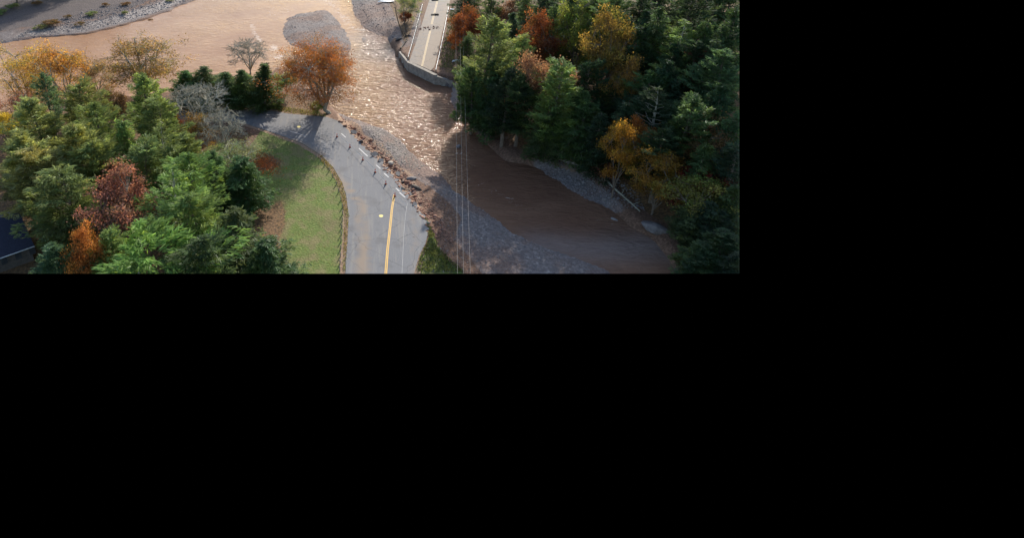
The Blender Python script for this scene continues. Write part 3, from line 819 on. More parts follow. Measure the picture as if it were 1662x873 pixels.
# ---- the near woods, left of the road
T = [
 # name, label, kind, top x, top y, height, width, colour
 ('broadleaf_tree', 'sparse yellow-gold tree against the muddy river at the left picture edge', 'thin0', 26, 82, 17, 16, 'amber', LG),
 ('broadleaf_tree', 'thin orange-topped tree by the river, between the yellow-gold and big amber trees', 'thin1', 92, 76, 17, 16, 'amber', LG),
 ('broadleaf_tree', 'big amber-brown tree standing out against the wide muddy river', 'thin2', 219, 50, 17.5, 19, 'chestnut', LG),
 ('broadleaf_tree', 'low thin brownish tree in front of the river below the big amber tree', 'thin1', 150, 104, 9, 10, 'tan', LG),
 ('broadleaf_tree', 'straggly peach coloured tree at the left edge between river and pines', 'thin3', 22, 150, 9, 10, 'peach', LG),
 ('pine_tree', 'small green pine top rising in front of the orange riverside trees', 'pine0', 68, 120, 17, 8, 'blue', LG),
 ('pine_tree', 'broad olive green pine at the back of the near woods, nearest the thin orange trees', 'pine1', 118, 136, 17, 12, 'olive', LG),
 ('pine_tree', 'rich green pine, tallest against the river below the big amber tree', 'pine2', 226, 119, 19, 11.5, 'bright', LG),
 ('broadleaf_tree', 'dark russet maple tucked beside the rich green pine', 'leafy0', 182, 142, 11, 7, 'umber', LG),
 ('pine_tree', 'pale olive pine below the straggly peach tree', 'pine3', 52, 160, 17, 12, 'pale', LG),
 ('pine_tree', 'mid green pine in the middle of the near woods right of the pale olive pine', 'pine0', 150, 166, 18, 11, 'pine', LG),
 ('pine_tree', 'green pine left of the bare grey tree with rusty sprays beside it', 'pine1', 262, 158, 17, 11, 'pine', LG),
 ('broadleaf_tree', 'small red-orange sapling between green pines and the bare grey tree', 'leafy1', 277, 178, 7, 4, 'rust', LG),
 ('broadleaf_tree', 'small bright yellow tree at the very left edge', 'leafy2', 2, 190, 9, 6, 'yellow', LG),
 ('pine_tree', 'large pale yellowish pine at the left edge below the yellow tree', 'pine2', 28, 212, 19, 15, 'pale', LG),
 ('pine_tree', 'dense green pine left of the dark gap above the red maples', 'pine3', 112, 200, 19, 14, 'olive', LG),
 ('pine_tree', 'dark green pine directly above the two red maples', 'hemlock0', 192, 196, 18, 12, 'pine', LG),
 ('pine_tree', 'green pine with pale inner limbs right of the dark pine', 'open0', 255, 202, 18, 13, 'pine', LG),
 ('bare_tree', 'bare silvery grey tree above the side road, left of the dark spruces', 'bare0', 312, 138, 12, 17, 'grey', LG),
 ('broadleaf_tree', 'thin golden orange tree under the bare silvery tree', 'thin0', 318, 186, 9, 9, 'gold', LG),
 ('bare_tree', 'bare grey-green tree next to the golden orange thin tree', 'bare1', 358, 184, 10, 13, 'grey', LG),
 ('broadleaf_tree', 'grey-green half bare tree at the edge of the shaded lawn', 'thin2', 376, 226, 10, 12, 'pale', LG),
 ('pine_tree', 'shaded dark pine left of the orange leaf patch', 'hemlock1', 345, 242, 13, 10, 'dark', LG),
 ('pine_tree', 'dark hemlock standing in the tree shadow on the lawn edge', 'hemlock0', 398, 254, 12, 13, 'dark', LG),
 ('pine_tree', 'green pine left of the dark lawn-edge hemlocks', 'pine0', 302, 248, 18, 12, 'pine', LG),
 ('broadleaf_tree', 'small dark red maple peeking out above the larger pink-red maple', 'leafy0', 174, 268, 14, 6.5, 'darkred', LG),
 ('broadleaf_tree', 'pink-red maple in the middle of the near pines', 'leafy1', 198, 296, 17, 11.5, 'pink', LG),
 ('bare_tree', 'small bare grey tree in front of the pink-red maple', 'bare2', 206, 344, 13, 9, 'grey', LG),
 ('pine_tree', 'wide light green pine left of the red maples', 'pine1', 108, 276, 18, 13.5, 'pine', LG),
 ('pine_tree', 'pale green pine at the left edge above the navy roof', 'pine3', 20, 252, 11, 10, 'pale', LG),
 ('pine_tree', 'broad bright pine with pale limbs right of the pink-red maple', 'open1', 276, 272, 20, 13, 'bright', LG),
 ('pine_tree', 'light green pine between the broad bright pine and the lawn hemlocks', 'pine2', 318, 312, 18, 13, 'bright', LG),
 ('pine_tree', 'very wide yellow-green pine in the foreground at the bottom picture edge', 'open0', 222, 366, 20, 17, 'bright', LG),
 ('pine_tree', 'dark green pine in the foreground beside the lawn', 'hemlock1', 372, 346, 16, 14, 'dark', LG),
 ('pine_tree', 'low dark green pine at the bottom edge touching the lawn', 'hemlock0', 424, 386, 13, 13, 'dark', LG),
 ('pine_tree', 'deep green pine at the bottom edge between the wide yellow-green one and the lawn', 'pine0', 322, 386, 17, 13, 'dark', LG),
 ('pine_tree', 'small blue-green pine right of the navy roofed house', 'pine3', 86, 392, 13, 8.5, 'blue', LG),
 ('broadleaf_tree', 'bright orange small maple at the bottom edge left of the wide pine', 'leafy2', 136, 386, 14, 6, 'orange', LG),
 ('bush', 'small tawny half-dead bush above the navy roof', 'bush0', 46, 330, 4, 3.2, 'tan', LG),
 ('broadleaf_tree', 'small golden sapling between the two dark pines beside the lawn', 'bush1', 430, 402, 6, 4, 'gold', LG),
 ('pine_tree', 'green pine filling the woods below the mid green pine', 'pine2', 160, 226, 17, 12, 'olive', LG),
 ('pine_tree', 'green pine at the woods centre left of the pale limbed pine', 'pine1', 224, 236, 17, 12, 'pine', LG),
 ('pine_tree', 'pale pine on the left edge between the two large pale pines', 'pine1', 62, 236, 18, 13, 'pale', LG),
 ('pine_tree', 'green pine between the bare grey trees and the pale limbed pine', 'pine3', 298, 214, 15, 10, 'pine', LG),
 ('pine_tree', 'green pine right below the pink-red maple', 'pine3', 168, 374, 15, 9, 'pine', LG),
 # ---- row beyond the side road
 ('spruce_tree', 'dark spruce at the left end of the row beyond the side road', 'hemlock0', 303, 113, 9.5, 12, 'mid', LG),
 ('spruce_tree', 'dark spruce second from the left in the row beyond the side road', 'hemlock1', 332, 111, 10, 13, 'mid', LG),
 ('spruce_tree', 'low dark spruce in the middle of the row beyond the side road', 'hemlock2', 364, 117, 9.5, 13, 'mid', LG),
 ('spruce_tree', 'darkest and biggest spruce at the right end of the row beyond the side road', 'spruce0', 426, 103, 12, 14.5, 'dark', LG),
 ('spruce_tree', 'dark spruce between the low spruce and the biggest one', 'hemlock1', 395, 112, 10, 11, 'dark', LG),
 ('bare_tree', 'bare hazy brown tree behind the dark spruces against the river', 'bare1', 402, 66, 11, 14, 'grey', LG),
 ('broadleaf_tree', 'small yellowing shrub beside the orange sycamore, near the road', 'bush2', 463, 118, 6, 6, 'olive', LG),
  # ---- opposite shore
 ('broadleaf_tree', 'dark brown thicket tree in the top left picture corner', 'leafy0', 10, -70, 17, 16, 'umber', None),
 ('broadleaf_tree', 'brown shore tree second from the top left corner', 'leafy1', 62, -78, 17, 15, 'umber', None),
 ('broadleaf_tree', 'brown shore tree third from the top left corner', 'leafy2', 112, -84, 16, 14, 'umber', None),
 ('broadleaf_tree', 'brown shore tree fourth from the top left corner', 'thin0', 160, -90, 15, 14, 'umber', None),
 # ---- far bank woods
 ('pine_tree', 'tall bright green pine right of the far road, nearest the wires', 'pine2', 794, 26, 28, 14.5, 'pine', RG),
 ('pine_tree', 'slim green pine right of the tallest bright pine by the far road', 'pine0', 846, 56, 21, 9, 'pine', RG),
 ('broadleaf_tree', 'orange tree leaning over the far road behind the tall bright pine', 'leafy0', 762, 6, 17, 9, 'rust', RG),
 ('broadleaf_tree', 'small orange tree beside the wires and the far guardrail', 'leafy1', 746, 44, 9, 6, 'orange', RG),
 ('broadleaf_tree', 'rust orange tree at the back right of the tall bright pine', 'leafy2', 878, 34, 20, 9.5, 'rust', RG),
 ('broadleaf_tree', 'dull orange-brown tree behind the slim pine at the top edge', 'leafy0', 822, 0, 14, 9, 'umber', RG),
 ('broadleaf_tree', 'yellow-lime tree at the top edge of the far woods', 'leafy1', 948, -4, 23, 11, 'lime', RG),
 ('broadleaf_tree', 'tall golden tree in the middle of the far woods', 'leafy2', 993, 26, 23, 10.5, 'ochre', RG),
 ('broadleaf_tree', 'golden-brown tree just in front of the tall golden one', 'leafy0', 1022, 82, 19, 8.5, 'ochre', RG),
 ('broadleaf_tree', 'tan-pink tree behind the bright pine on the creek bank', 'leafy1', 884, 90, 20, 12, 'tan', RG),
 ('pine_tree', 'bright green pine with bare grey lower trunk on the creek bank', 'pine1', 908, 108, 22, 14, 'pine', RG),
 ('pine_tree', 'half lit pine with pale upper boughs in the right part of the far woods', 'open1', 1112, 24, 22, 17, 'pine', RG),
 ('pine_tree', 'lit blue-green pine on the right edge of the far woods', 'pine3', 1186, 74, 22, 13, 'blue', RG),
 ('broadleaf_tree', 'deep red maple between the half lit pine and the right edge', 'leafy2', 1142, 94, 16, 9, 'darkred', RG),
 ('pine_tree', 'thin shaded pine with long bare branches below the golden-brown tree', 'open0', 1076, 142, 19, 14, 'deep', RG),
 ('broadleaf_tree', 'dim golden-brown tree at the right edge below the blue-green pine', 'leafy0', 1168, 188, 16, 11, 'brown', RG),
 ('broadleaf_tree', 'vivid amber tree reaching out over the creek gravel', 'leafy2', 1014, 212, 15, 7.5, 'gold', RG),
 ('broadleaf_tree', 'vivid orange tree right behind the amber one over the creek gravel', 'leafy1', 1052, 196, 14, 6.5, 'orange', RG),
 ('pine_tree', 'dark pine right of the vivid orange tree', 'pine0', 1082, 210, 16, 12, 'deep', RG),
 ('broadleaf_tree', 'shaded golden tree low on the bank above the boulder', 'leafy2', 1078, 260, 12, 10, 'gold', RG),
 ('broadleaf_tree', 'small crimson maple right of the shaded golden tree', 'leafy0', 1120, 276, 10, 7, 'red', RG),
 ('broadleaf_tree', 'crimson maple near the right edge above the yellow-green thicket', 'leafy1', 1168, 274, 10, 8, 'red', RG),
 ('broadleaf_tree', 'low yellow-green tree under the crimson maples', 'leafy2', 1140, 298, 10, 12, 'lime', RG),
 ('bush', 'purple-brown bush at the upstream end of the side gravel bar', 'bush1', 985, 268, 4.5, 5, 'darkred', RG),
 ('broadleaf_tree', 'dull brown understorey tree on the bank left of the creek bank pine', 'leafy1', 848, 160, 10, 8, 'umber', RG),
 ('broadleaf_tree', 'green-leaved tree left of the far road beside the washed-out bank', 'thin0', 664, -12, 10, 8, 'olive', RG),
 ('bush', 'russet bush at the foot of the bare trunks left of the far road', 'bush0', 657, 22, 3.5, 4.5, 'rust', RG),
]
for (nm, lab, key, tx, ty, h, w, col, grp) in T:
    tree(nm, lab, key, tx, ty, h, w, col, 'bush' if nm == 'bush' else 'tree', grp)
# the sycamore at the road end
tree('sycamore_tree', 'big orange sycamore alone at the broken road end beside the creek', 'sycamore0', 0, 0, 17.2, 18, 'orange', 'tree', None, 0.0, base=(536, 184))
tree('bush', 'small yellow-green bush at the foot of the orange sycamore', 'bush0', 0, 0, 2.6, 4.2, 'lime', 'bush', None, 1.0, base=(515, 184))
# shaded evergreens that close the far woods
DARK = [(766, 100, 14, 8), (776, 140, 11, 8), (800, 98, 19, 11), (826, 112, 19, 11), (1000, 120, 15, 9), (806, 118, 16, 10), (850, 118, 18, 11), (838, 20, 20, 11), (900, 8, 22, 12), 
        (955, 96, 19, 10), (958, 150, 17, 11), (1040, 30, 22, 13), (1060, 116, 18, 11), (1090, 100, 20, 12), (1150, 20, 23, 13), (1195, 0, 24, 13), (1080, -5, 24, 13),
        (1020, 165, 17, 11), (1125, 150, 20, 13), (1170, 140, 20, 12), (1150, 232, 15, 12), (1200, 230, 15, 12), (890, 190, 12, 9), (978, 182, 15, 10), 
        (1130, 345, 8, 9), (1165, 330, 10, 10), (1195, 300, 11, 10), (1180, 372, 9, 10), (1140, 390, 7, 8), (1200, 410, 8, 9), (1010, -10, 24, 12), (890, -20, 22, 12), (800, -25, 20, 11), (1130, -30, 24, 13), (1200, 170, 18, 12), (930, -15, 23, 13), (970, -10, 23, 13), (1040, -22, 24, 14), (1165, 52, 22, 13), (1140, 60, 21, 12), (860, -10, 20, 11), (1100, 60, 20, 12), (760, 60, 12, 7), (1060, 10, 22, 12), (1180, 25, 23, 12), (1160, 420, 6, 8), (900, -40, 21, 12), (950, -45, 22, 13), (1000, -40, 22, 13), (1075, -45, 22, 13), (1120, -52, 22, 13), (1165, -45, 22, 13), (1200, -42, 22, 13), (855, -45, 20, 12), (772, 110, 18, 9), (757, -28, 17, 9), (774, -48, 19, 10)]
NEAR_TO = [('the tall bright pine by the far road', 788, 80), ('the slim green pine', 846, 90), ('the rust orange tree', 878, 55), ('the yellow-lime tree', 948, 30), ('the tall golden tree', 993, 60), ('the golden-brown tree', 1022, 110),
           ('the tan-pink tree', 886, 110), ('the bright creek bank pine', 908, 160), ('the half lit right pine', 1112, 70), ('the blue-green edge pine', 1186, 110), ('the deep red maple', 1142, 115), ('the thin shaded pine', 1076, 180),
           ('the dim golden-brown edge tree', 1168, 215), ('the vivid amber tree', 1016, 235), ('the vivid orange tree', 1052, 220), ('the shaded golden bank tree', 1078, 280), ('the crimson maples', 1145, 285), ('the low yellow-green tree', 1140, 315), ('the dull brown understorey tree', 848, 180), ('the big creek edge boulder', 1060, 373)]
used = set()
def evergreen_label(x, y):
    best = None
    for nm, ax_, ay in NEAR_TO:
        dx, dy = x - ax_, y - ay
        rel = 'right of' if dx > abs(dy) else 'left of' if -dx > abs(dy) else 'in front of' if dy > 0 else 'behind'
        d = math.hypot(dx, dy)
        if (nm, rel) not in used and (best is None or d < best[0]): best = (d, nm, rel)
    used.add((best[1], best[2]))
    return 'dark shaded evergreen next %s %s' % (best[2], best[1])
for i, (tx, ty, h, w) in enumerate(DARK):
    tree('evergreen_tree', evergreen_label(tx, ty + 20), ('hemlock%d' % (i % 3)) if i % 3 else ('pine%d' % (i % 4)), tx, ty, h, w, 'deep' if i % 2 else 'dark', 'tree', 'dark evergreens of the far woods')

# ------------------------------------------------------------------ the broken bridge end
def prism(mb, a, b, thick, zta, ztb, zb, a_=.5, side=1):
    """upright wall from a to b; thickness goes to the given side"""
    a = np.array(a[:2]); b = np.array(b[:2]); t = (b - a) / np.hypot(*(b - a)); n = np.array((-t[1], t[0])) * thick * side
    v = [(*a, zb), (*b, zb), (*(b + n), zb), (*(a + n), zb), (*a, zta), (*b, ztb), (*(b + n), ztb), (*(a + n), zta)]
    f = [(3, 2, 1, 0), (4, 5, 6, 7), (0, 1, 5, 4), (1, 2, 6, 5), (2, 3, 7, 6), (3, 0, 4, 7)]
    if side < 0: f = [q[::-1] for q in f]
    mb.add(v, f, a_)
A, B, C, D = G(647, 83, -.5), G(662, 102.5, 0), G(706, 123.5, 0), G(738, 132.5, -1.0)
ab = empty('bridge_abutment', (B + C) / 2 * (1, 1, 0)); off = np.array(ab.location)
def sub(o_): return o_ - off
mb = MB(); prism(mb, sub(B), sub(C), .9, .04, .04, -4.2); mb.build('wall', M_CONC, ab)
mb = MB(); prism(mb, sub(A), sub(B) - (.02, .02, 0), .7, -.7, .0, -4.2); mb.build('wing_wall', M_CONC, ab)
mb = MB(); prism(mb, sub(C) + (.02, .01, 0), sub(D), .7, .0, -1.2, -4.2); mb.build('wing_wall', M_CONC, ab)
tq = unit((C - B)[None])[0]; nq = np.array((-tq[1], tq[0], 0))
mb = MB(); prism(mb, sub(B) - nq * .10 + tq * .05, sub(C) - nq * .10 - tq * .05, 1.12, .18, .18, .042); mb.build('cap', M_CONC, ab)
tag(ab, 'concrete bridge abutment with wing walls left standing where the far road ends', 'abutment')

def guardrail(label, pts, step=2.0):
    P_ = np.array([G(x, y, 0) for x, y in pts]); P_[:, 2] = 0
    o = empty('guardrail', P_[0]); P_ = P_ - P_[0]
    seg = np.linalg.norm(np.diff(P_, axis=0), axis=1); cum = np.r_[0, np.cumsum(seg)]
    mb = MB()
    prof = [(-.04, .42), (.06, .50), (-.02, .58), (.06, .66), (-.04, .74), (-.07, .74), (-.07, .42)]
    for i in range(len(P_) - 1):
        a, b = P_[i], P_[i + 1]; t = unit((b - a)[None])[0]; n = np.array((-t[1], t[0], 0))
        k = len(prof); V = [a + n * p + (0, 0, z) for p, z in prof] + [b + n * p + (0, 0, z) for p, z in prof]
        mb.add(V, [(j, (j + 1) % k, k + (j + 1) % k, k + j) for j in range(k)] + [tuple(range(k))[::-1], tuple(range(k, 2 * k))])
    mb.build('rail', M_METAL, o)
    me = None
    for d in np.arange(.3, cum[-1], step):
        p = np.array([np.interp(d, cum, P_[:, i]) for i in range(3)])
        if me is None:
            q = MB(); q.box((0, 0, .12), (.14, .14, 1.1)); me = q.mesh('post'); me.materials.append(M_WOOD)
        c = bpy.data.objects.new('post', me); COL.objects.link(c); c.parent = o; c.location = (p[0] + .12, p[1], 0)
    return tag(o, label, 'guardrail', 'guardrails of the far road')
guardrail('long steel guardrail on the left side of the far road, ending at the abutment', [(662, 96.5), (668, 76), (675, 50), (683, 20), (685.5, 10)])
guardrail('long steel guardrail on the right side of the far road next to the wires', [(707, 117), (712, 95), (718, 66), (724.5, 32), (728, 14)])

# rubble thrown over the far road, a slab on the centre line
ico = bmesh.new(); bmesh.ops.create_icosphere(ico, subdivisions=1, radius=1); IV = np.array([v.co[:] for v in ico.verts]); IF = [tuple(v.index for v in f.verts) for f in ico.faces]; ico.free()
ico2 = bmesh.new(); bmesh.ops.create_icosphere(ico2, subdivisions=2, radius=1); IV2 = np.array([v.co[:] for v in ico2.verts]); IF2 = [tuple(v.index for v in f.verts) for f in ico2.faces]; ico2.free()
def rock_verts(r, fine=False):
    V = IV2 if fine else IV
    k = unit(r.normal(0, 1, (6, 3))); d = r.uniform(.55, .9, 6)
    out = V * (1 + r.normal(0, .06, (len(V), 1)))
    for n_, dd in zip(k, d):
        e = np.clip(out @ n_ - dd, 0, None); out = out - e[:, None] * n_ * .9
    return out
def stones(name, label, pts, size, mat, seed, cat='gravel', flat=.6):
    """uncountable small stones, one object"""
    r = np.random.default_rng(seed); shapes = [rock_verts(r) for _ in range(6)]
    n = len(pts); allV = np.empty((n, len(IV), 3)); s = r.lognormal(0, .45, n) * size
    rz = r.uniform(0, 6.28, n); c, si = np.cos(rz), np.sin(rz)
    for i in range(n):
        v = shapes[i % 6] * (s[i], s[i] * r.uniform(.6, 1), s[i] * flat)
        allV[i, :, 0] = v[:, 0] * c[i] - v[:, 1] * si[i]; allV[i, :, 1] = v[:, 0] * si[i] + v[:, 1] * c[i]; allV[i, :, 2] = v[:, 2]
    allV += np.asarray(pts)[:, None]
    F = (np.array(IF)[None] + (np.arange(n) * len(IV))[:, None, None]).reshape(-1, 3)
    me = bpy.data.meshes.new(name)
    me.vertices.add(n * len(IV)); me.vertices.foreach_set('co', allV.astype(np.float32).ravel())
    me.loops.add(F.size); me.loops.foreach_set('vertex_index', F.astype(np.int32).ravel())
    me.polygons.add(len(F)); me.polygons.foreach_set('loop_start', np.arange(0, F.size, 3, dtype=np.int32)); me.update(calc_edges=True)
    at = me.attributes.new('tone', 'FLOAT', 'FACE'); at.data.foreach_set('value', np.repeat(r.random(n), len(IF)).astype(np.float32))
    me.materials.append(mat)
    o = bpy.data.objects.new(name, me); COL.objects.link(o)
    return tag(o, label, cat, kind='stuff')
def ground_pt(px, py):
    p = G(px, py, -1)
    for _ in range(5): p = G(px, py, float(zf(p[0], p[1])))
    return p
r0 = np.random.default_rng(5)
pts = [G(x + r0.normal(0, .8), 46 + (x - 696) * -.06 + r0.normal(0, 1.3), .10) for x in r0.uniform(680, 715, 70)]
stones('road_rubble', 'line of small stones washed across the far road', pts, .15, M_REDROCK, 2, 'rubble')

def single(name, label, cat, mb, mat, loc, group=None, smooth=False):
    o = mb.build(name, mat, None, smooth); o.location = [float(c) for c in loc]
    return tag(o, label, cat, group)
mb = MB(); mb.box((0, 0, .16), (2.7, 1.1, .34), -.06); mb.box((.55, .1, .40), (1.2, .9, .12), .12)
single('road_slab', 'dark broken slab lying across the yellow line of the far road', 'slab', mb, M_DARK, G(706, 24.5, .03))
mb = MB(); mb.box((0, 0, .16), (2.4, 1.2, .3), .1); mb.box((-.4, .1, .36), (1.1, .8, .1), -.2)
single('road_slab', 'dark broken slab on the far road cut off by the top picture edge', 'slab', mb, M_DARK, G(706, 1, .03))

def boulder(label, px, py, size, mat, seed, squash=.6, rz=None, group=None, name='boulder', zo=0):
    r = np.random.default_rng(seed); v = rock_verts(r, True) * np.array(size)
    v[:, 2] *= squash / .6
    p = ground_pt(px, py); p[2] = max(p[2], WATER_Z - .1) + zo
    mb = MB(); mb.add(v, IF2, r.uniform(.3, .8))
    o = single(name, label, 'rock', mb, mat, p, group, False); o.rotation_euler = (0, 0, r.uniform(0, 6) if rz is None else rz)
    return o
boulder('large grey slab boulder at the creek edge below the dark woods', 1060, 374, (2.8, 1.6, 1.2), M_ROCK, 3, .6, -.5, zo=.4)
boulder('boulder breaking the surface in mid creek below the wires', 744, 244, (.75, .55, .5), M_ROCK, 4, zo=.15)
boulder('rock behind the riffle in the shaded lower creek', 996, 362, (.8, .45, .35), M_ROCK, 6, zo=.05)
boulder('grey block of broken pavement beside the plank on the collapsed bank', 634, 266, (.95, .7, .4), M_CONC, 8, zo=.2)
boulder('flat grey rock on the bank below the grey pavement block', 668, 290, (1.2, .6, .3), M_ROCK, 9, zo=.1)
boulder('dark tilted slab on the bank right of the last traffic cone', 676, 305, (1.6, .55, .3), M_DARK, 10, rz=-.75, zo=.1)
for i, (x, y, s) in enumerate(((545, 196, .5), (551, 197, .55), (556, 203, .45), (564, 206, .6), (571, 211, .45), (576, 219, .55), (583, 222, .5), (590, 227, .65), (597, 232, .5), (600, 240, .6), (606, 243, .5), (612, 250, .45), (624, 262, .5), (630, 258, .45),
                                (641, 275, .5), (648, 279, .6), (646, 289, .45), (655, 293, .5), (660, 300, .45), (668, 312, .5), (674, 322, .5), (682, 330, .45), (680, 345, .4), (690, 350, .45), (700, 362, .4))):
    jx, jy = random.uniform(-1, 7), random.uniform(-4, 3); x += jx; y += jy; s *= random.uniform(.6, 1.5)
    boulder('reddish clod on the torn road edge, %s counted from the sycamore' % ORDS[i], x, y, (s, s * .8, s * .6), M_REDROCK, 40 + i, group='clods along the torn road edge', name='bank_clod', zo=.05)
for i, (x, y, rz, ti, sx_) in enumerate(((574, 216, .6, .5, 1.3), (587, 230, .9, -.45, 1.0), (608, 252, .7, .6, 1.5), (618, 262, .5, .4, 1.1), (646, 284, 1.0, .55, 1.4), (652, 297, .8, -.5, 1.0), (664, 316, 1.1, .5, 1.2), (673, 333, .6, .4, 1.0))):
    mb = MB(); k = 6; rr_ = np.random.default_rng(300 + i); an = np.sort(rr_.uniform(0, 6.28, k)); an = np.arange(k) * 1.047 + rr_.normal(0, .2, k)
    ring = np.c_[np.cos(an) * sx_ * .7, np.sin(an) * sx_ * .5, np.zeros(k)]
    mb.add(np.r_[ring, ring + (0, 0, .14)], [tuple(range(k))[::-1], tuple(range(k, 2 * k))] + [(j, (j + 1) % k, k + (j + 1) % k, k + j) for j in range(k)])
    o = single('asphalt_chunk', 'broken piece of grey asphalt hanging over the torn bank, %s from the sycamore' % ORDS[i], 'asphalt', mb, M_ASPH, ground_pt(x, y) + (0, 0, .2), 'asphalt pieces on the torn bank')
    o.rotation_euler = (ti, .2, rz)
def log(label, a, b, rad, mat, name='log', za=.2, zb=.2, branches=0, seed=1, group=None):
    r = np.random.default_rng(seed); A_, B_ = ground_pt(*a), ground_pt(*b)
    A_[2] = max(A_[2], WATER_Z) + za; B_[2] = max(B_[2], WATER_Z) + zb
    u = np.linspace(0, 1, 6); P_ = (B_ - A_)[None] * u[:, None]; P_[1:-1] += r.normal(0, rad * .4, (4, 3))
    o = empty(name, A_); mb = MB(); mb.tube(P_, rad * (1 - .55 * u), 7); mb.build('stem', mat, o)
    for _ in range(branches):
        t = r.uniform(.4, .95); p = (B_ - A_) * t; d = unit(((B_ - A_) * .5 / np.linalg.norm(B_ - A_) + r.normal(0, .6, 3) + (0, 0, .3))[None])[0]; l = r.uniform(1, 2.2)
        mb = MB(); mb.tube(np.array([p, p + d * l * .5, p + d * l]), [rad * .3, rad * .2, rad * .06], 4); mb.build('branch', mat, o)
    return tag(o, label, 'log', group)
log('long pale log reaching from the bushes down to the creek beside the side gravel bar', (974, 288), (1038, 345), .26, M_PALEBARK, za=.5, zb=.3, branches=5)
log('bleached plank-like log on the collapsed bank above the grey pavement block', (613, 252), (623, 257), .22, M_WOOD, seed=2)
log('bleached log lying on the torn road edge beside the lowest white dashes', (652, 306), (664, 310), .22, M_WOOD, seed=3)
log('dark driftwood log at the foot of the bare trunks left of the guardrail', (643, 68), (664, 58), .35, M_DARK, branches=6, seed=4)
log('second dark driftwood log jammed behind the abutment corner', (650, 80), (662, 64), .3, M_DARK, branches=5, seed=5)
# the undercut ledge below the far woods
LP_ = [ground_pt(x, y) for x, y in ((858, 240), (876, 246), (898, 254), (920, 262), (940, 268), (952, 274))]
r9 = np.random.default_rng(9); o = empty('bank_ledge', LP_[0]); mb = MB(); rings = []
for i, p in enumerate(LP_):
    for sub_ in range(3 if i < 5 else 1):
        q = p + (LP_[i + 1] - p) * sub_ / 3 if i < 5 else p
        q = q - LP_[0]; q[2] = -.9 + r9.normal(0, .1); w_ = .75 + r9.normal(0, .15); t_ = 1.0 + r9.normal(0, .15)
        rings.append([q + (.2, -w_, -.6), q + (.15, -w_ * 1.1, t_ * .7), q + (.05, -w_ * .4, t_ + .1), q + (0, w_ * .7, t_ + .15), q + (0, w_, -.6)])
V = np.array(rings).reshape(-1, 3); n_ = len(rings)
mb.add(V, [(i * 5 + j, (i + 1) * 5 + j, (i + 1) * 5 + j + 1, i * 5 + j + 1) for i in range(n_ - 1) for j in range(4)] + [tuple(range(5)), tuple((n_ - 1) * 5 + j for j in range(4, -1, -1))])
bpy.data.objects.remove(o)
single('bank_ledge', 'pale undercut earth ledge along the creek under the bright creek bank pine', 'ledge', mb, M_CONC, LP_[0])
# bare leaning trunks left of the far road
def snag(label, base, topx, topy, h, seed):
    r = np.random.default_rng(seed); p = ground_pt(*base); t = G(topx, topy, p[2] + h)
    o = empty('dead_tree', p); mb = MB(); u = np.linspace(0, 1, 7); P_ = (t - p)[None] * u[:, None]; P_[:, 0] -= np.sin(u * 3.14) * .5; P_[0, 2] -= .5
    mb.tube(P_, .24 * (1 - .7 * u), 6); mb.build('trunk', M_BARK, o)
    for k in range(6):
        q = P_[3 + k % 4]; d = unit((r.normal(0, .7, 3) + (0, 0, .7))[None])[0]; l = r.uniform(1, 2.4)
        mb = MB(); mb.tube(np.array([q, q + d * l * .5 + (0, 0, .1), q + d * l]), [.07, .045, .012], 4); mb.build('branch', M_BARK, o)
    return tag(o, label, 'dead tree', 'bare trunks left of the far road')
snag('bent bare trunk farthest left of the far road', (654, 55), 641, 8, 10, 1)
snag('bare trunk between the bent one and the left guardrail', (660, 52), 656, 10, 9, 2)
# white flood litter
def crumple(label, px, py, sx, sy, seed, strips=3):
    r = np.random.default_rng(seed); p = ground_pt(px, py); mb = MB(); n = 7
    X, Y = np.meshgrid(np.linspace(-1, 1, n), np.linspace(-1, 1, n), indexing='ij')
    V = np.stack([X * sx + r.normal(0, .12, X.shape) * sx, Y * sy * (1 - .4 * np.abs(X)) + r.normal(0, .12, X.shape), .25 + .35 * r.random(X.shape)], -1)
    idx = np.arange(n * n).reshape(n, n); F = [(idx[i, j], idx[i + 1, j], idx[i + 1, j + 1], idx[i, j + 1]) for i in range(n - 1) for j in range(n - 1)]
    mb.add(V.reshape(-1, 3), F, .7)
    for k in range(strips):
        a = r.uniform(2.6, 3.9); l = r.uniform(.8, 1.3) * sx
        mb.tube(np.array([(-sx * .5, 0, .3), (-sx * .5 + math.cos(a) * l * .6, math.sin(a) * l * .6, .4), (-sx * .5 + math.cos(a) * l, math.sin(a) * l, .15)]), [.22, .16, .05], 5, .7)
    return single('plastic_sheet', label, 'litter', mb, M_WHITE, p, 'white flood litter')
crumple('large torn white sheet on the gravel at the top picture edge', 629, 4, 2.3, 1.2, 3)
crumple('small white scrap in the grass right of the abutment', 740, 101, .9, .5, 4, 1)
crumple('small white scrap by the utility pole near the top picture edge', 734, 17, .7, .5, 5, 1)

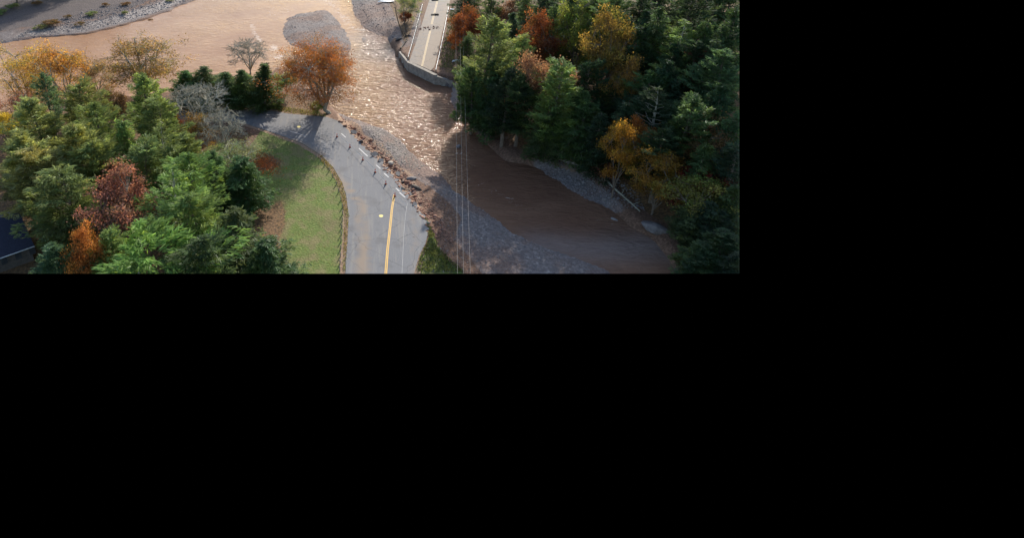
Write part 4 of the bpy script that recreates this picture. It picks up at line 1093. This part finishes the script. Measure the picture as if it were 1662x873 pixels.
# ------------------------------------------------------------------ road works: cones, tape, guide posts
def cone_meshes():
    out = []
    mb = MB(); mb.box((0, 0, .03), (.44, .44, .06)); out.append(('base', mb.mesh('base'), M_DARK))
    k = 12; ang = np.arange(k) * 6.2832 / k
    def ring(r_, z): return np.c_[r_ * np.cos(ang), r_ * np.sin(ang), np.full(k, z)]
    mb = MB(); zs = [(.19, .06), (.15, .30), (.10, .60), (.045, .88)]
    V = np.concatenate([ring(a, b) for a, b in zs]); F = [(i * k + j, i * k + (j + 1) % k, (i + 1) * k + (j + 1) % k, (i + 1) * k + j) for i in range(3) for j in range(k)] + [tuple(3 * k + j for j in range(k))]
    mb.add(V, F); out.append(('body', mb.mesh('body'), M_CONE))
    mb = MB(); V = np.concatenate([ring(.146, .38), ring(.122, .52)]); mb.add(V, [(j, (j + 1) % k, k + (j + 1) % k, k + j) for j in range(k)]); out.append(('collar', mb.mesh('collar'), M_WHITE))
    for n_, me, m_ in out: me.materials.append(m_)
    return out
CM = cone_meshes()
cones = [(547, 222.5), (568, 239.5), (589, 260), (609, 280), (626, 299), (641, 318.5)]
ords = ['farthest', 'second', 'third', 'fourth', 'fifth', 'nearest']
for (x, y), od in zip(cones, ords):
    o = empty('traffic_cone', G(x, y, .004), random.uniform(0, 1))
    for n_, me, _ in CM:
        c = bpy.data.objects.new(n_, me); COL.objects.link(c); c.parent = o
    lab = {'farthest': 'orange traffic cone farthest away, nearest the orange sycamore', 'nearest': 'orange traffic cone nearest the camera at the start of the yellow line'}.get(od, 'orange traffic cone %s from the sycamore along the torn road edge' % od)
    tag(o, lab, 'traffic cone', 'traffic cones along the torn road edge')
pts = [G(x, y, 0) + (0, 0, .82) for x, y in cones] + [G(661, 337, 0) + (0, 0, .4)]
mb = MB()
for a, b in zip(pts[:-1], pts[1:]):
    u = np.linspace(0, 1, 6); P_ = a[None] * (1 - u)[:, None] + b[None] * u[:, None]; P_[:, 2] -= .18 * np.sin(u * 3.14)
    Q = np.stack([P_[:-1] - (0, 0, .035), P_[1:] - (0, 0, .035), P_[1:] + (0, .03, .035), P_[:-1] + (0, .03, .035)], 1); mb.quads(Q)
o = mb.build('barrier_tape', M_WHITE); tag(o, 'thin white barrier tape strung from cone to cone', 'tape')
post = MB(); post.tube(np.array([(0, 0, -.3), (0, 0, .8), (0, 0, .86)]), [.10, .10, .07], 8); pm = post.mesh('guide_post'); pm.materials.append(M_WOOD)
for i, (x, y) in enumerate(((513, 256), (520, 262), (527, 269), (534, 278), (540, 288), (546, 300), (550, 312), (553.5, 325), (556, 337), (556, 348), (555.5, 359), (554.8, 370), (554, 381), (553.5, 392), (553, 404), (552.5, 416), (552, 428), (551.5, 439))):
    o = bpy.data.objects.new('guide_post', pm); COL.objects.link(o); p = ground_pt(x, y); o.location = [float(c) for c in p]; o.rotation_euler = (random.uniform(-.05, .05), random.uniform(-.05, .05), random.uniform(0, 3))
    tag(o, 'short wooden post between lawn and road, %s from the far end of the row' % ORDS[i], 'post', 'guide posts between lawn and road')

# ------------------------------------------------------------------ utility pole and wires
pb = ground_pt(742, 28)
up = empty('utility_pole', pb)
mb = MB(); mb.tube(np.array([(0, 0, -.8), (0, 0, 5), (0, 0, 11.2)]), [.17, .15, .11], 8); mb.build('pole', M_WOOD, up)
mb = MB(); mb.box((0, 0, 10.3), (2.6, .12, .14)); mb.build('crossarm', M_WOOD, up)
for dx in (-1.1, 0.25, 1.1):
    mb = MB(); mb.tube(np.array([(dx, 0, 10.37), (dx, 0, 10.6)]), [.06, .05], 6); mb.build('insulator', M_METAL, up)
tag(up, 'wooden utility pole carrying the wires beside the far road', 'utility pole')
for (x1, dx, nm) in ((742.5, -1.1, 'leftmost'), (752.2, .25, 'middle'), (763.5, 1.1, 'rightmost')):
    a = np.array(pb) + (dx, 0, 10.6); b = G(x1, 446, 8.0)
    u = np.linspace(0, 1, 40); P_ = a[None] * (1 - u)[:, None] + b[None] * u[:, None]; P_[:, 2] -= 1.2 * np.sin(u * 3.14159)
    mb = MB(); mb.tube(P_, np.full(40, .015), 4, cap=False)
    o = mb.build('power_line', M_WIRE); trim(o.data); tag(o, '%s of the three overhead wires crossing the creek' % nm, 'wire', 'overhead wires')

# ------------------------------------------------------------------ the house at the lower left
e1, e2 = G(-40, 429, 3.2), G(54, 396, 3.2)
t = unit((e2 - e1)[None])[0]; nrm = np.array((-t[1], t[0], 0)); Lh = np.linalg.norm(e2 - e1); hs = 6.2
hz_ = float(zf(e2[0], e2[1]))
ho = empty('house', (e2 - t * Lh / 2) * (1, 1, 0) + (0, 0, hz_)); oo = np.array(ho.location)
def hp(along, across, z): return e1 * (1, 1, 0) + t * along + nrm * across + (0, 0, z) - oo
def hbuild(name, mb, mat, parent=None):
    me = mb.mesh(name); m4 = Matrix.Translation(ho.location)
    if needs_trim(me, m4) and not trim(me, m4): return None
    me.materials.append(mat); o = bpy.data.objects.new(name, me); COL.objects.link(o); o.parent = parent or ho
    return o
mb = MB()
for s_ in (0, 1):
    a0, a1 = (-.5, hs) if s_ == 0 else (2 * hs + .5, hs)
    z0, z1 = 3.1, 6.3
    V = [hp(-.4, a0, z0), hp(Lh, a0, z0), hp(Lh, a1, z1), hp(-.4, a1, z1)]; V += [v + (0, 0, .16) for v in V]
    mb.add(V, [(3, 2, 1, 0), (4, 5, 6, 7), (0, 1, 5, 4), (1, 2, 6, 5), (2, 3, 7, 6), (3, 0, 4, 7)])
rf = hbuild('roof', mb, MATS['roof_shingle'])
mb = MB(); mb.add([hp(.2, .1, 0), hp(Lh - .5, .1, 0), hp(Lh - .5, .1, 3.2), hp(.2, .1, 3.2)], [(0, 1, 2, 3)])
mb.add([hp(Lh - .5, .1, 0), hp(Lh - .5, 2 * hs - .1, 0), hp(Lh - .5, 2 * hs - .1, 3.2), hp(Lh - .5, hs, 6.2), hp(Lh - .5, .1, 3.2)], [(0, 1, 2, 3, 4)])
mb.add([hp(.2, 2 * hs - .1, 0), hp(Lh - .5, 2 * hs - .1, 0), hp(Lh - .5, 2 * hs - .1, 3.2), hp(.2, 2 * hs - .1, 3.2)], [(0, 3, 2, 1)])
hbuild('wall', mb, M_SIDING)
for k in range(4):
    mb = MB(); x0 = 4.0 + k * 2.2
    c = (hp(x0, .02, 1.9)); mb.box(c, (.95, .10, 1.2), math.atan2(t[1], t[0])); hbuild('window', mb, M_GLASS)
mb = MB(); V = [hp(-.4, -.62, 3.08), hp(Lh, -.62, 3.08)]; mb.tube(np.array(V), [.09, .09], 6); hbuild('gutter', mb, M_METAL)
tag(ho, 'house with a dark navy shingle roof in the shade at the lower left edge', 'house')

# ------------------------------------------------------------------ ground cover
def scatter(poly, n, seed, z=0, edge=0.0):
    r = np.random.default_rng(seed); P_ = np.asarray(poly); lo, hi = P_.min(0), P_.max(0); out = []
    while len(out) < n:
        q = r.uniform(lo, hi, (n, 2)); d = sdf(P_, q[:, 0], q[:, 1]); q = q[d < -edge]
        zz = zf(q[:, 0], q[:, 1]); x, y = project(np.c_[q, zz]); q = np.c_[q, zz][(x > -10) & (x < PW - 2) & (y > -12) & (y < PH - 2) & (zz > WATER_Z - .1)]
        out.extend(q.tolist())
    return np.array(out[:n])
stones('gravel', 'grey gravel covering the long bar between creek and road', scatter(BAR_C, 4200, 11), .085, M_ROCK, 1, flat=.4)
pc = scatter(W([(590, 198), (622, 208), (648, 226), (664, 244), (690, 266), (670, 280), (640, 268), (610, 240), (596, 220)], -2), 1500, 17)
stones('cobbles', 'pale sunlit cobbles at the upstream end of the long gravel bar', pc, .12, M_CONC, 3, flat=.35)
stones('gravel', 'gravel island in the muddy river behind the sycamore', scatter(BAR_A, 1200, 12), .10, M_ROCK, 4)
stones('gravel', 'dark gravel flat left of the far road', scatter(BAR_B, 2200, 13), .13, M_ROCK, 5)
stones('gravel', 'shaded gravel bar under the far woods', scatter(BAR_D, 1500, 14), .13, M_ROCK, 6)
pf = scatter(W([(20, 66), (140, 52), (200, 38), (262, 20), (310, 2), (250, 0), (160, 20), (60, 45)], WATER_Z), 3200, 15)
stones('cobbles', 'whitish cobbles along the opposite shore of the wide river', pf, .17, M_ROCK, 7)
pm_ = scatter(W([(546, 186), (575, 200), (608, 230), (648, 264), (700, 325), (740, 390), (700, 384), (656, 322), (620, 278), (580, 234)], -1), 1700, 16)
stones('bank_rubble', 'reddish soil clods and stones strewn down the collapsed bank', pm_, .17, M_REDROCK, 8, 'rubble')
def leaves(name, label, P_, size, colr, seed, mat, cat='leaves'):
    r = np.random.default_rng(seed); n = len(P_); C = P_ + (0, 0, .05); D = r.normal(0, 1, (n, 3)) * (1, 1, .25)
    q, _ = leaf_quads(C, D, r.uniform(.7, 1.4, n) * size, r.uniform(.7, 1.2, n) * size, r, .25); mb = MB(); mb.quads(q, np.clip(r.normal(.5, .2, n), 0, 1))
    o = mb.build(name, mat); o.color = (*colr, 1); return tag(o, label, cat, kind='stuff')
rr = np.random.default_rng(77)
c = G(424, 262); q = c + rr.normal(0, 1, (1500, 3)) * (1.7, 2.6, 0); q[:, 0] += (c[1] - q[:, 1]) * .55; q[:, 2] = zf(q[:, 0], q[:, 1])
leaves('fallen_leaves', 'bright orange patch of fallen leaves at the lawn edge', q, .28, (.50, .15, .04), 1, M_LEAF)
q = scatter(P_GRASS, 1600, 18); leaves('fallen_leaves', 'scattered dry leaves over the lawn', q, .16, (.30, .22, .09), 2, M_LEAF)
def tufts(name, label, P_, hgt, colr, seed):
    r = np.random.default_rng(seed); n = len(P_); D = r.normal(0, .5, (n, 3)) + (0, 0, 1.0); L = r.uniform(.6, 1.4, n) * hgt
    q, _ = leaf_quads(P_ + unit(D) * L[:, None] * .4, D, L, L * .35, r, 1.0); mb = MB(); mb.quads(q, np.clip(r.normal(.5, .2, n), 0, 1))
    o = mb.build(name, M_LEAF); o.color = (*colr, 1); return tag(o, label, 'grass', kind='stuff')
tufts('grass', 'short mown lawn grass inside the road bend', scatter(P_GRASS, 9000, 19), .11, (.12, .135, .04), 3)
tufts('grass', 'rank green weeds on the verge between road and gravel', scatter(P_VERGE, 2600, 20), .4, (.10, .115, .04), 4)
vs_ = W([(521, 252), (541, 272), (555, 296), (562, 318), (566, 350), (564, 390), (561, 444), (556, 444), (558, 390), (559, 345), (553, 318), (546, 296), (534, 276), (516, 256)])
tufts('grass', 'dry yellowish grass strip along the road edge', scatter(vs_, 1600, 21), .3, (.21, .175, .06), 5)
tufts('grass', 'rough grass strip between the side road and the spruces', scatter(W([(450, 172), (480, 176), (530, 184), (528, 190), (470, 184), (440, 178)]), 900, 22), .4, (.17, .16, .05), 6)
tufts('grass', 'green weeds along the right side of the far road', scatter(W([(712, 110), (735, 112), (742, 60), (735, 10), (730, 20), (720, 70)]), 1500, 23), .5, (.08, .11, .035), 7)
BX = [80, 66, 205, 203, 130, 150, 172, 20, 60, 0, 110, 276, 246]
for i, (x, y, w) in enumerate(((80, 43, 6), (66, 48, 4), (205, 9, 3.5), (203, 23, 2.5), (130, 42, 3), (150, 25, 4), (172, 10, 2.5), (20, 14, 5), (60, 8, 4), (0, 24, 5), (110, 30, 2.5), (276, 3, 3), (246, 36, 2.2))):
    p = ground_pt(x, y)
    tree('bush', 'low dry brush patch on the opposite river shore, %s from the left' % ORDS[sorted(BX).index(x)], 'bush%d' % (i % 3), 0, 0, max(1.0, w * .3), w, 'umber' if w > 8 else ('olive' if i % 2 else 'brown'), 'bush', 'brush on the opposite shore', base=(x, y))
